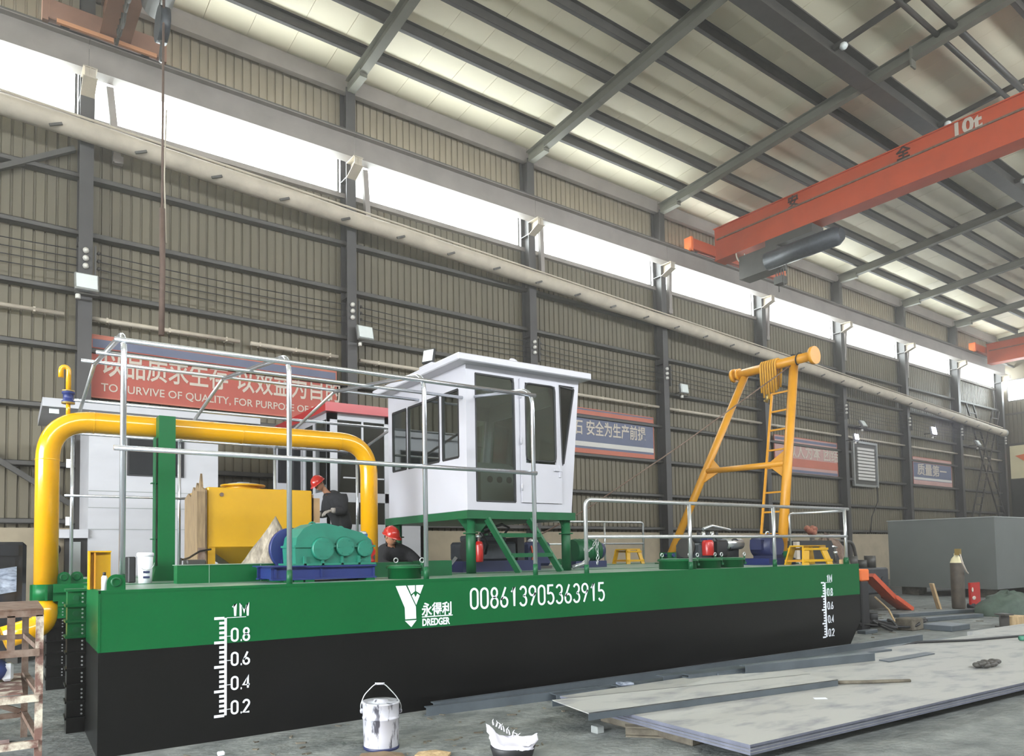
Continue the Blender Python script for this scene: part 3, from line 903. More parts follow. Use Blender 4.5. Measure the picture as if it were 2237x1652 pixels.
lug(10.52, 0.1, 'x', r=0.06); lug(8.3, 4.3, 'x', r=0.06)

# draft scales and lettering painted on the near side
def gauge(x, m, w, k):
    g = MB()
    g.box(x, x + w, -0.004, -0.0015, 0.2, 1.0)
    for i in range(21):
        z = 0.2 + 0.04 * i
        big = i % 5 == 0
        g.box(x - (m if big else m * 0.5), x, -0.004, -0.0015, z - 0.012, z + 0.010)
    g.box(x + w, x + w + 0.16 * k, -0.004, -0.0015, 0.998, 1.003)
    d = g.build('draft_scale', 'marking_white', hull)
    for t, z in (('1 M', 1.005), ('0.8', 0.80), ('0.6', 0.60), ('0.4', 0.40), ('0.2', 0.20)):
        strokes(t, x + w + 0.035 * k, z, 0.112, 1.08 * k, 0.016).build('numeral', 'marking_white', d)
        if z < 1:
            MB().box(x + w, x + w + 0.035, -0.004, -0.0015, z + 0.045, z + 0.049).build('pointer', 'marking_white', d)
gauge(0.942, 0.082, 0.02, 1.0)
gauge(9.69, 0.08, 0.035, 0.95)
strokes('008613905363915', 3.39, 0.935, 0.222, 0.95, 0.022, pitch=0.1255).build('phone_number', 'marking_white', hull)
lg = MB()
PXY = FRONT(0, -0.0015, 0)
lg.prism([(2.545, 1.206), (2.655, 1.207), (2.762, 1.0), (2.764, 0.885), (2.645, 0.885), (2.64, 0.997)], 0.0025, PXY)
logo = lg.build('emblem', 'marking_white', hull)
MB().prism([(2.672, 1.207), (2.754, 1.207), (2.754, 1.15), (2.712, 1.122)], 0.0025, PXY).build('emblem_piece', 'marking_white', logo)
MB().prism([(2.766, 1.207), (2.85, 1.207), (2.812, 1.122), (2.766, 1.15)], 0.0025, PXY).build('emblem_piece', 'marking_white', logo)
MB().prism([(2.718, 1.108), (2.742, 1.126), (2.758, 1.09), (2.78, 1.126), (2.806, 1.106), (2.766, 1.018)], 0.0025, PXY).build('emblem_piece', 'marking_white', logo)
MB().prism([(2.64, 0.872), (2.768, 0.872), (2.709, 0.807)], 0.0025, PXY).build('emblem_piece', 'marking_white', logo)
text('永得利', 'company_name', 'marking_white', hull, 0.135, FRONT(2.827, -0.0015, 0.917), 0.86, 0.002, bold=0.003)
text('DREDGER', 'company_name', 'marking_white', hull, 0.094, FRONT(2.83, -0.0015, 0.812), 0.75, 0.002, bold=0.003)
MB().box(2.829, 3.18, -0.004, -0.0015, 0.892, 0.902).build('rule_line', 'marking_white', hull)

# green deck coamings
c = MB().box(0.76, 1.75, 1.0, 1.16, HT, 1.435).build('coaming', 'hull_green', hull)
MB().box(0.75, 1.76, 0.99, 1.17, 1.43, 1.437).box(1.05, 1.056, 0.997, 1.0, HT, 1.43).box(1.55, 1.556, 0.997, 1.0, HT, 1.43).build('coaming_rim', 'deck_green', c)
MB().box(3.3, 3.72, 0.86, 1.02, HT, 1.43).build('coaming', 'machine_green', hull)
MB().box(2.45, 3.3, 1.02, 1.2, HT, 1.42).build('coaming', 'machine_green', hull)

# ------------------------------------------------------------ round deck hatches
def hatch(x, y, r, label, n=2, h=0.125):
    o = thing('deck_hatch', label, 'hatch', (x, y, HT), 'round green deck hatches')
    MB().lathe([(0, 0), (r, 0), (r, h - 0.02), (r + 0.02, h - 0.02), (r + 0.02, h - 0.005), (0, h - 0.005)], Matrix.Translation((x, y, HT)), 28).build('coaming_ring', 'hull_green', o)
    MB().lathe([(0, h - 0.005), (r + 0.015, h - 0.005), (r + 0.015, h + 0.008), (r * 0.8, h + 0.016), (0, h + 0.016)], Matrix.Translation((x, y, HT)), 28).build('lid', 'machine_green', o)
    for k in range(n):
        a = -0.45 + PI * k / (n - 1) * 0.75 - PI / 2 * 0.2
        cx, cy = x + (r + 0.015) * math.cos(a), y + (r + 0.015) * math.sin(a)
        cl = MB().cyl((cx, cy, HT + h - 0.07), (cx, cy, HT + h + 0.03), 0.012, seg=8).box(cx - 0.02, cx + 0.02, cy - 0.02, cy + 0.02, HT + h - 0.08, HT + h - 0.05).build('clamp', 'machine_green', o)
        MB().tube(arc((cx, cy, HT + h + 0.06), 0.024, 0, 2 * PI, 12, (1, 0, 0), (0, 0, 1))[:-1], 0.007, 6, closed=True).build('eye_nut', 'galvanised', cl)
hatch(2.87, 0.42, 0.17, 'round green deck hatch below the crouching worker, beside the blue winch base')
hatch(7.0, 0.42, 0.24, 'leftmost of the three round deck hatches behind the low handrail')
hatch(7.53, 0.42, 0.22, 'middle one of the three round deck hatches behind the low handrail')
hatch(8.06, 0.42, 0.2, 'rightmost of the three round deck hatches, next to the blue machine base')

# ------------------------------------------------------------ gantry rails over the stern and the low bow rails
YF = 4.62
gr = thing('gantry_rail', 'shiny galvanised pipe frame over the stern deck: bent posts, roof rails and handrail', 'rail', (0.19, 0.08, HT))
PXS = [0.17, 1.53, 2.93, 4.31]
RP = 0.024
for x in PXS:
    rid = (x, 2.38, 3.60)
    far = (x - 0.05, YF, 3.17)
    MB().tube(fillet([(x, 0.08, HT), (x, 0.08, 3.31), rid], 0.2, 8), RP, 12).build('post', 'chrome', gr)
    MB().cyl((x, 0.08, HT), (x, 0.08, HT + 0.12), RP + 0.004, RP + 0.002, 12).build('post_foot', 'machine_green', gr)
    MB().tube([rid, far], RP * 0.9, 10).build('rafter_pipe', 'galvanised', gr)
    MB().tube([(x - 0.05, YF, HT), far], RP, 10).build('post', 'chrome', gr)
for y, z, xa, xb, r in ((0.09, 3.25, 0.1, 4.36, 0.022), (1.28, 3.44, 0.08, 4.36, 0.02), (2.38, 3.62, 0.04, 4.37, 0.02), (3.5, 3.41, 0.06, 4.26, 0.02), (YF, 3.185, 0.03, 4.1, 0.02)):
    MB().tube([(xa, y, z), (xb, y, z)], r, 12).build('long_rail', 'chrome', gr)
MB().tube([(0.1, 0.055, 2.377), (4.33, 0.055, 2.377)], 0.022, 12).build('hand_rail', 'chrome', gr)
MB().tube([(0.03, YF - 0.03, 2.345), (1.7, YF - 0.03, 2.345)], 0.018, 10).build('hand_rail', 'chrome', gr)

lr = thing('bow_rail', 'low galvanised handrail along the near edge of the bow deck', 'rail', (5.05, 0.08, HT))
MB().tube(fillet([(5.06, 0.08, HT), (5.06, 0.08, 2.11), (10.56, 0.08, 2.115)], 0.09, 6), 0.024, 12).build('top_rail', 'galvanised', lr)
MB().tube([(5.06, 0.08, 1.68), (10.5, 0.08, 1.69)], 0.021, 12).build('mid_rail', 'galvanised', lr)
for x in (6.85, 8.63, 10.46):
    MB().tube([(x, 0.08, HT), (x, 0.08, 2.11)], 0.024, 12).build('post', 'galvanised', lr)
for x in (5.06, 6.85, 8.63, 10.46):
    MB().cyl((x, 0.08, HT), (x, 0.08, HT + 0.1), 0.03, 0.028, 12).build('post_foot', 'machine_green', lr)
MB().tube(fillet([(10.46, 0.1, 2.09), (10.46, 1.0, 2.09), (10.46, 1.0, HT)], 0.07, 5), 0.022, 10).build('end_rail', 'galvanised', lr)
ch = thing('hanging_chain', 'loose galvanised chain draped over the left post of the bow rail', 'chain', (5.2, 0.14, HT))
def chain(P, parent, r=0.018):
    for i in range(len(P) - 1):
        a, b = Vector(P[i]), Vector(P[i + 1])
        d = (b - a).normalized()
        s = Vector((1, 0, 0)) if i % 2 else Vector((0.3, 1, 0)).normalized()
        m = (a + b) / 2
        MB().tube([m + d * (math.cos(t) * r * 1.9) + s * (math.sin(t) * r) for t in [2 * PI * k / 8 for k in range(8)]], 0.005, 5, closed=True).build('link', 'galvanised', parent)
cp = [(5.1 + 0.02 * math.sin(k), 0.13, 1.72 - 0.05 * k) for k in range(5)] + [(5.12 + 0.05 * k, 0.14, 1.5 + 0.05 * (k - 2) * (1 if k > 2 else 0) + 0.03 * k) for k in range(4)] + [(5.3 + 0.01 * math.sin(k * 2), 0.15, 1.66 - 0.05 * k) for k in range(7)]
chain(cp, ch)
fr = thing('far_rail', 'low galvanised handrail on the far side of the bow deck, behind the yellow stool', 'rail', (8.6, YF, HT))
MB().tube(fillet([(7.2, YF, 2.10), (11.0 - 0.1, YF, 2.11), (10.9, YF, HT)], 0.07, 5), 0.022, 10).build('top_rail', 'galvanised', fr)
MB().tube([(7.2, YF, 1.66), (10.9, YF, 1.66)], 0.019, 10).build('mid_rail', 'galvanised', fr)
for x in (8.0, 9.78):
    MB().tube([(x, YF, HT), (x, YF, 2.1)], 0.02, 10).build('post', 'galvanised', fr)

# ------------------------------------------------------------ yellow discharge pipe and its stand
PY, PR = 2.3, 0.112
dp = thing('discharge_pipe', 'glossy yellow discharge pipe bridging over the stern deck', 'pipe', (-0.26, PY, 0.6))
zt = 2.945
main = fillet([(-0.26, PY, 1.252), (-0.26, PY, zt), (3.37, PY, zt + 0.01), (3.37, PY, 1.30)], 0.42, 12)
MB().tube(main, PR, 26).build('pipe_run', 'pipe_yellow', dp)
MB().tube(fillet([(-0.26, PY, 1.09), (-0.26, PY, 0.84), (-0.62, PY - 0.05, 0.74)], 0.3, 8), PR, 24).build('outlet_elbow', 'pipe_yellow', dp)
MB().lathe([(PR + 0.003, -0.006), (PR + 0.006, 0), (PR + 0.003, 0.006)], Matrix.Translation((-0.26, PY, zt - 0.42)), 24).build('weld', 'pipe_yellow', dp)
for x in (0.16, 1.72, 2.95):
    MB().lathe([(PR + 0.002, -0.006), (PR + 0.005, 0), (PR + 0.002, 0.006)], Matrix.Translation((x, PY, zt)) @ RY(PI / 2), 24).build('weld', 'pipe_yellow', dp)
MB().lathe([(0, -0.02), (0.17, -0.02), (0.17, 0.02), (0, 0.02)], Matrix.Translation((3.37, PY, 1.32)), 22).build('flange', 'pipe_yellow', dp)
v = MB().cyl((-0.08, PY, zt + 0.05), (-0.08, PY, zt + 0.2), 0.022, seg=10).build('vent_stub', 'pipe_yellow', dp)
MB().lathe([(0, 0), (0.062, 0), (0.062, 0.02), (0.05, 0.025), (0.05, 0.09), (0.062, 0.095), (0.062, 0.115), (0, 0.115)], Matrix.Translation((-0.08, PY, zt + 0.19)), 16).build('check_valve', 'blue_paint', dp)
MB().lathe([(0, 0), (0.064, 0), (0.064, 0.014), (0, 0.014)], Matrix.Translation((-0.08, PY, zt + 0.18)), 16).lathe([(0, 0), (0.06, 0), (0.06, 0.014), (0, 0.014)], Matrix.Translation((-0.08, PY, zt + 0.306)), 16).build('valve_flange', 'brass', dp)
MB().tube([(-0.08, PY, zt + 0.31), (-0.08, PY, zt + 0.52)] + [tuple(p) for p in arc((-0.115, PY, zt + 0.53), 0.035, 0, PI, 6, (1, 0, 0), (0, 0, 1))] + [(-0.15, PY, zt + 0.45)], 0.026, 10).build('vent_bend', 'pipe_yellow', dp)

ps = thing('pipe_stand', 'green square post with gussets holding up the yellow discharge pipe', 'post', (0.84, 2.06, HT))
MB().box(0.76, 0.93, 2.0, 2.17, HT, 3.03).build('post', 'hull_green', ps)
MB().box(0.73, 0.74, 2.03, 2.17, HT, 2.8).build('web', 'machine_green', ps)
MB().box(0.70, 0.76, 2.06, 2.14, 1.7, 1.71).box(0.70, 0.76, 2.06, 2.14, 2.3, 2.31).build('stiffener', 'machine_green', ps)
MB().prism([(0.7, HT), (0.99, HT), (0.95, 1.42), (0.74, 1.42)], 0.2, XZ(1.985)).build('foot', 'hull_green', ps)
MB().tube([(0.845, PY + 0.123 * math.cos(a), zt + 0.123 * math.sin(a)) for a in [PI * k / 12 for k in range(13)]], 0.012, 6).build('clamp_strap', 'machine_green', ps)
MB().bar((0.845, 2.17, 2.8), (0.845, 2.3, 2.832), 0.17, 0.02).build('saddle', 'hull_green', ps)

# ------------------------------------------------------------ yellow tank
tx0, tx1, ty0, ty1 = 1.5, 2.86, 3.0, 4.1
tk = thing('fuel_tank', 'yellow box tank with hopper bottom and round manhole on top', 'tank', ((tx0 + tx1) / 2, 3.5, HT))
tz0, tz1 = 1.62, 2.375
MB().cbox(tx0, tx1, ty0, ty1, tz0, tz1, 0.012).build('tank_body', 'tank_yellow', tk)
xm, ym = (tx0 + tx1) / 2, (ty0 + ty1) / 2
b = [(tx0, ty0, tz0), (tx1, ty0, tz0), (tx1, ty1, tz0), (tx0, ty1, tz0)]
t = [(xm + (x - xm) * 0.35, ym + (y - ym) * 0.35, 1.36) for x, y, z in b]
MB().add(b + t, [(0, 1, 5, 4), (1, 2, 6, 5), (2, 3, 7, 6), (3, 0, 4, 7), (4, 5, 6, 7)]).build('hopper', 'tank_yellow', tk)
for x, y in ((tx0 + 0.05, ty0 + 0.05), (tx1 - 0.05, ty0 + 0.05), (tx0 + 0.05, ty1 - 0.05), (tx1 - 0.05, ty1 - 0.05)):
    MB().box(x - 0.045, x + 0.045, y - 0.045, y + 0.045, HT, tz0 + 0.01).build('leg', 'tank_yellow', tk)
mh = MB().cyl((2.05, 3.4, tz1), (2.05, 3.4, tz1 + 0.06), 0.22, seg=26).lathe([(0.22, 0.05), (0.29, 0.055), (0.29, 0.075), (0.22, 0.08)], Matrix.Translation((2.05, 3.4, tz1)), 26).build('manhole', 'tank_yellow', tk)
MB().lathe([(0, 0.08), (0.22, 0.08), (0.2, 0.092), (0.08, 0.1), (0.08, 0.115), (0, 0.12)], Matrix.Translation((2.05, 3.4, tz1)), 22).build('manhole_lid', 'galvanised', mh)
MB().tube(arc((2.66, 3.6, tz1), 0.05, 0, PI, 8, (1, 0, 0), (0, 0, 1)), 0.015, 8).build('lifting_eye', 'frame_yellow', tk)
MB().cyl((tx0 + 0.17, ty0 - 0.015, tz1 - 0.09), (tx0 + 0.17, ty0, tz1 - 0.09), 0.025, seg=10).build('plug', 'rust', tk)
pl = thing('packing_board', 'torn brown plywood packing board against the left end of the yellow tank', 'board', (1.45, 3.3, HT))
MB().prism([(2.95, HT), (4.12, HT), (4.12, 2.3), (3.9, 2.36), (3.75, 2.3), (3.6, 2.42), (3.5, 2.36), (3.4, 2.46), (3.3, 2.38), (3.2, 2.56), (3.14, 2.38), (2.95, 2.33)], 0.025, Matrix(((0, 0, 1, 1.455), (1, 0, 0, 0), (0, 1, 0, 0), (0, 0, 0, 1)))).box(1.36, 1.455, 2.93, 2.95, HT, 2.31).build('board', 'ply', pl)
MB().box(1.37, 1.45, 2.9, 2.93, HT, 1.62).build('batten', 'rust', pl)
cbd = MB().box(2.885, 2.9, 3.05, 3.8, 1.85, 2.33).box(2.885, 2.99, 3.05, 3.065, 1.95, 2.28)
cbd.solo('cardboard_sheet', 'cardboard', 'brown cardboard sheet on the right end of the yellow tank, at the worker\'s glove', 'cardboard')
cb2 = MB().tube([(0.95, 1.8, 1.49), (1.05, 2.2, 1.48), (1.2, 2.6, 1.5), (1.38, 2.85, 1.58), (1.52, 2.9, 1.6)], 0.012, 6)
cb2.tube([(0.95, 1.8, 1.49), (0.9, 1.6, HT + 0.05), (0.92, 1.5, HT + 0.012), (1.2, 1.7, HT + 0.012), (1.7, 2.0, HT + 0.012)], 0.012, 6)
cb2.solo('power_cable', 'black_rubber', 'black power cable looping over the deck left of the yellow tank', 'cable')

# canvas draped to a peak
def drape(name, apex, base_pts, m, label, cat, n=6, fold=0.03):
    mb = MB()
    k = len(base_pts)
    vs = [Vector(apex)]
    a = Vector(apex)
    random.seed(5)
    for i in range(1, n + 1):
        for j, p in enumerate(base_pts):
            q = a.lerp(Vector(p), i / n)
            q += Vector((0, 0, -0.13 * math.sin(PI * i / n) * (1 if j % 2 else 0.15)))
            q += Vector((random.uniform(-fold, fold), random.uniform(-fold, fold), 0)) * (i / n if i < n else 0.5)
            vs.append(q)
    fs = [(0, 1 + j, 1 + (j + 1) % k) for j in range(k)]
    for i in range(n - 1):
        for j in range(k):
            l = (j + 1) % k
            fs.append((1 + i * k + j, 1 + (i + 1) * k + j, 1 + (i + 1) * k + l, 1 + i * k + l))
    mb.add(vs, fs, True)
    return mb.solo(name, m, label, cat)
drape('canvas_cover', (1.91, 1.62, 1.95), [(1.93 + 0.46 * math.cos(a) * (1.1 if math.cos(a) < 0 else 0.8), 1.65 + 0.36 * math.sin(a), HT + 0.005) for a in [2 * PI * k / 22 for k in range(22)]], 'canvas', 'grey-beige canvas draped to a peak in front of the yellow tank', 'canvas')

# small things on the stern deck
lk = thing('deck_locker', 'small upright yellow open-sided locker at the stern corner', 'locker', (0.05, 0.42, HT))
MB().box(-0.03, 0.13, 0.44, 0.455, HT, 1.565).box(-0.03, 0.13, 0.4, 0.455, 1.558, 1.57).build('back_plate', 'tank_yellow', lk)
MB().box(-0.04, -0.028, 0.36, 0.455, HT, 1.57).build('side_plate', 'tank_yellow', lk)
MB().box(0.0, 0.012, 0.37, 0.44, HT, 1.555).build('divider', 'frame_yellow', lk)
MB().cyl((-0.043, 0.4, 1.49), (-0.03, 0.4, 1.49), 0.012, seg=8).build('hinge', 'frame_yellow', lk)
sc = thing('spray_can', 'white spray can with black cap on the stern deck edge', 'can', (0.052, 0.14, HT))
MB().lathe([(0, 0), (0.022, 0), (0.022, 0.1), (0.014, 0.115), (0, 0.115)], Matrix.Translation((0.052, 0.14, HT)), 14).build('can_body', 'plastic_white', sc)
MB().lathe([(0, 0.115), (0.012, 0.115), (0.012, 0.14), (0, 0.142)], Matrix.Translation((0.052, 0.14, HT)), 12).build('cap', 'black_rubber', sc)
pw = thing('plastic_pail', 'white plastic paint pail standing left of the green pipe post', 'pail', (0.55, 1.45, HT))
Mt = Matrix.Translation((0.55, 1.45, HT))
MB().lathe([(0, 0), (0.062, 0), (0.072, 0.27), (0, 0.27)], Mt, 20).build('pail_body', 'plastic_white', pw)
MB().lathe([(0.074, 0.262), (0.08, 0.265), (0.08, 0.29), (0.07, 0.3), (0, 0.3)], Mt, 20).build('lid', 'plastic_white', pw)
MB().tube(arc((0.55, 1.375, HT + 0.2), 0.07, PI, 2 * PI, 8, (1, 0, 0), (0, 0.15, 1)), 0.004, 5).build('bail', 'galvanised', pw)
for z in (0.05, 0.1):
    MB().box(0.52, 0.58, 1.3775, 1.379, HT + z, HT + z + 0.02).build('print', 'navy_paint', pw)
MB().cbox(0.43, 0.5, 1.7, 1.95, HT, 1.52, 0.01).solo('black_board', 'black_rubber', 'flat black board standing behind the white plastic pail', 'panel')
MB().cbox(1.0, 1.2, 1.75, 1.95, HT, 1.48, 0.015).solo('black_box', 'dark_steel', 'small black box on deck right of the green pipe post', 'box')

# ------------------------------------------------------------ winch: teal gearbox, blue guard wheel, blue base
wn_ = thing('winch_drive', 'teal gearbox with round bearing covers and blue brake wheel on a blue base frame', 'gearbox', (2.0, 0.62, HT))
bs = MB().ibeam((1.47, 0.42, 1.345), (2.53, 0.42, 1.345), 0.13, 0.09, 0.014).build('base_beam', 'blue_paint', wn_)
MB().ibeam((1.47, 0.84, 1.345), (2.53, 0.84, 1.345), 0.13, 0.09, 0.014).build('base_beam', 'blue_paint', wn_)
MB().box(1.44, 1.8, 0.36, 0.9, 1.405, 1.415).build('base_plate', 'blue_paint', wn_)
for x in (1.5, 1.95, 2.5):
    MB().box(x, x + 0.02, 0.4, 0.88, 1.29, 1.4).build('cross_member', 'blue_paint', wn_)
for x in (1.58, 1.68, 1.79, 2.42):
    MB().box(x, x + 0.09, 0.38, 0.88, HT, 1.285).build('packer', 'hull_green', wn_)
g0 = 0.44
gb_prof = [(1.72, 1.415), (2.5, 1.415), (2.5, 1.5), (2.53, 1.56), (2.5, 1.66), (2.4, 1.73), (2.2, 1.78), (2.02, 1.82), (1.9, 1.815), (1.8, 1.77), (1.73, 1.68), (1.71, 1.56)]
gb = MB().prism(gb_prof, 0.36, XZ(g0)).build('gear_case', 'teal_paint', wn_)
MB().prism([(x + (0.012 if x > 2.1 else -0.012), z) for x, z in [(1.71, 1.585), (2.53, 1.585), (2.53, 1.605), (1.71, 1.605)]], 0.4, XZ(g0 - 0.02)).build('split_flange', 'teal_paint', gb)
for x, z, r in ((1.98, 1.57, 0.105), (2.21, 1.59, 0.09), (2.42, 1.57, 0.075)):
    MB().cyl((x, g0 - 0.045, z), (x, g0, z), r, r + 0.01, 22).build('bearing_cover', 'teal_paint', gb)
    for k in range(6):
        a = 2 * PI * k / 6
        MB().cyl((x + 0.8 * r * math.cos(a), g0 - 0.052, z + 0.8 * r * math.sin(a)), (x + 0.8 * r * math.cos(a), g0 - 0.04, z + 0.8 * r * math.sin(a)), 0.008, seg=6).build('bolt', 'teal_paint', gb)
for x in (1.8, 1.98, 2.18, 2.36):
    MB().box(x - 0.012, x + 0.012, g0 - 0.03, g0, 1.415, 1.5).build('rib', 'teal_paint', gb)
MB().box(1.68, 2.54, g0 - 0.03, g0 + 0.4, 1.413, 1.432).build('foot_flange', 'teal_paint', gb)
for x in (1.95, 2.25):
    MB().tube(arc((x, g0 + 0.18, roof := 1.80 if x < 2.1 else 1.76), 0.035, 0, PI, 7, (1, 0, 0), (0, 0, 1)), 0.01, 6).build('lifting_eye', 'teal_paint', gb)
MB().cyl((1.83, 0.87, 1.575), (1.83, 0.95, 1.575), 0.215, seg=32).cyl((1.83, 0.83, 1.575), (1.83, 0.87, 1.575), 0.1, seg=20).build('brake_wheel', 'blue_paint', wn_)
MB().box(1.72, 1.94, 0.86, 0.96, 1.415, 1.47).build('wheel_bracket', 'blue_paint', wn_)
rp = thing('red_pump', 'small red cast pump standing right of the teal gearbox', 'pump', (2.95, 1.5, HT))
MB().lathe([(0, 0), (0.1, 0), (0.1, 0.02), (0.075, 0.05), (0.085, 0.2), (0.06, 0.26), (0, 0.27)], Matrix.Translation((2.95, 1.5, HT + 0.16)), 16).build('pump_body', 'red_paint', rp)
MB().box(2.84, 3.06, 1.4, 1.6, HT, HT + 0.16).build('pump_base', 'dark_steel', rp)
MB().cyl((2.95, 1.36, HT + 0.28), (2.95, 1.5, HT + 0.28), 0.05, seg=14).build('outlet', 'red_paint', rp)
bf = thing('blue_filter', 'pair of shiny blue filter cylinders behind the teal gearbox', 'filter', (3.0, 1.75, HT))
MB().box(2.8, 3.15, 1.68, 1.85, HT, 1.52).build('stand', 'dark_steel', bf)
for x in (2.88, 3.03):
    MB().cyl((x, 1.76, 1.52), (x, 1.76, 1.75), 0.055, seg=16).build('cylinder', 'blue_bright' if 'blue_bright' in MATS else 'blue_paint', bf)
    MB().cyl((x, 1.76, 1.75), (x, 1.76, 1.79), 0.06, 0.03, seg=16).build('cylinder_cap', 'galvanised', bf)

# ------------------------------------------------------------ control cabin
cab = thing('control_cabin', 'white steel control cabin with raked front and dark tinted windows, on green legs', 'cabin', (5.0, 2.25, HT))
CX0, CY0, CY1, CZ0, CZ1 = 4.17, 1.2, 3.3, 2.04, 3.855
XF = lambda z: 5.847 + (z - 2.02) / (3.855 - 2.02) * 0.18
T = 0.045
def face_near(name, poly, m='white_paint', y=CY0, t=T, par=cab):
    return MB().prism(poly, t, XZ(y)).build(name, m, par)
def face_side(name, x, y0, y1, z0, z1, m='white_paint', t=T, par=cab):
    return MB().box(x, x + t, y0, y1, z0, z1).build(name, m, par)
for y, tag_ in ((CY0, 'near'), (CY1 - T, 'far')):
    near = tag_ == 'near'
    w = MB()
    P = XZ(y)
    if near:
        w.prism([(CX0, CZ0), (4.305, CZ0), (4.305, CZ1), (CX0, CZ1)], T, P)
        w.prism([(4.305, CZ0), (XF(2.02), 2.02), (XF(2.145), 2.145), (4.305, 2.145)], T, P)
        w.prism([(4.305, 3.755), (XF(3.755), 3.755), (XF(CZ1), CZ1), (4.305, CZ1)], T, P)
        w.prism([(4.915, 2.145), (4.995, 2.145), (4.995, 3.755), (4.915, 3.755)], T, P)
        w.prism([(5.62, 2.145), (5.69, 2.145), (5.70, 2.66), (5.668, 3.755), (5.62, 3.755)], T, P)
        w.prism([(5.69, 2.145), (XF(2.145), 2.145), (XF(3.755), 3.755), (XF(3.755) - 0.07, 3.755), (5.72, 2.66), (5.70, 2.66)], T, P)
    else:
        w.prism([(CX0, CZ0), (XF(CZ0), CZ0), (XF(2.5), 2.5), (CX0, 2.5)], T, P)
        w.prism([(CX0, 3.62), (XF(3.62), 3.62), (XF(CZ1), CZ1), (CX0, CZ1)], T, P)
        for a, b, s in ((CX0, 4.3, 0), (4.86, 4.95, 0.06), (5.4, 5.48, 0.1), (5.8, 5.9, 0.12)):
            w.prism([(a, 2.5), (b, 2.5), (b + s, 3.62), (a + s, 3.62)], T, P)
    w.build('wall_panel', 'white_paint', cab)
MB().prism([(4.3, 2.5), (5.8, 2.5), (5.9, 3.62), (4.3, 3.62)], 0.006, XZ(CY1 - 0.02)).build('window_pane', 'cab_glass', cab)
# near side: tall fixed window, door with window, corner light
def framed(poly, y, m='cab_glass', fw=0.02, name='window'):
    f = MB()
    n = len(poly)
    for i in range(n):
        a, b = poly[i], poly[(i + 1) % n]
        f.bar((a[0], y, a[1]), (b[0], y, b[1]), fw, 0.03, up=(0, 1, 0))
    fo = f.build(name, 'black_rubber', cab)
    MB().prism(poly, 0.006, XZ(y)).build('pane', m, fo)
    return fo
framed([(4.312, 2.152), (4.91, 2.152), (4.908, 3.70), (4.88, 3.745), (4.312, 3.748)], CY0 + 0.012)
framed([(5.705, 2.7), (5.73, 2.69), (XF(3.7) - 0.075, 3.72), (5.68, 3.74)], CY0 + 0.012, 'dark_glass')
dr = MB().box(5.0, 5.675, CY0 - 0.02, CY0 + 0.01, 2.15, 2.665).build('door', 'white_paint', cab)
MB().box(5.0, 5.075, CY0 - 0.02, CY0 + 0.01, 2.665, 3.765).box(5.585, 5.63, CY0 - 0.02, CY0 + 0.01, 2.665, 3.765).box(5.075, 5.585, CY0 - 0.02, CY0 + 0.01, 3.715, 3.765).build('door_frame', 'white_paint', cab)
dw = fillet([(5.3, CY0 - 0.016, 3.71), (5.58, CY0 - 0.016, 3.71), (5.58, CY0 - 0.016, 2.7), (5.08, CY0 - 0.016, 2.7), (5.08, CY0 - 0.016, 3.71), (5.3, CY0 - 0.016, 3.71)], 0.07, 4)
MB().tube(dw, 0.013, 6).build('window_seal', 'black_rubber', dr)
MB().prism([(5.085, 2.7), (5.575, 2.7), (5.575, 3.705), (5.085, 3.705)], 0.005, XZ(CY0 - 0.012)).build('door_pane', 'cab_glass', dr)
MB().box(5.54, 5.66, CY0 - 0.045, CY0 - 0.02, 2.58, 2.61).box(5.62, 5.65, CY0 - 0.04, CY0 - 0.02, 2.5, 2.66).build('door_handle', 'white_paint', dr)
for z in (2.3, 2.9, 3.5):
    MB().cyl((4.998, CY0 - 0.022, z), (4.998, CY0 - 0.022, z + 0.09), 0.012, seg=8).build('hinge', 'white_paint', dr)
# stern side: band of three windows
w = MB()
WZ0, WZ1 = 2.71, 3.565
w.box(CX0, CX0 + T, CY0 + T, CY1 - T, CZ0, WZ0).box(CX0, CX0 + T, CY0 + T, CY1 - T, WZ1, CZ1)
for a, b in ((CY0 + T, 1.38), (1.765, 1.85), (2.69, 2.745), (3.165, CY1 - T)):
    w.box(CX0, CX0 + T, a, b, WZ0, WZ1)
w.build('wall_panel', 'white_paint', cab)
for a, b in ((1.38, 1.765), (1.85, 2.69), (2.745, 3.165)):
    f = MB()
    for p, q in (((a, WZ0), (b, WZ0)), ((b, WZ0), (b, WZ1)), ((b, WZ1), (a, WZ1)), ((a, WZ1), (a, WZ0))):
        f.bar((CX0 + 0.012, p[0], p[1]), (CX0 + 0.012, q[0], q[1]), 0.03, 0.028, up=(1, 0, 0))
    fo = f.build('window', 'black_rubber', cab)
    MB().box(CX0 + 0.012, CX0 + 0.018, a, b, WZ0, WZ1).build('pane', 'cab_glass', fo)
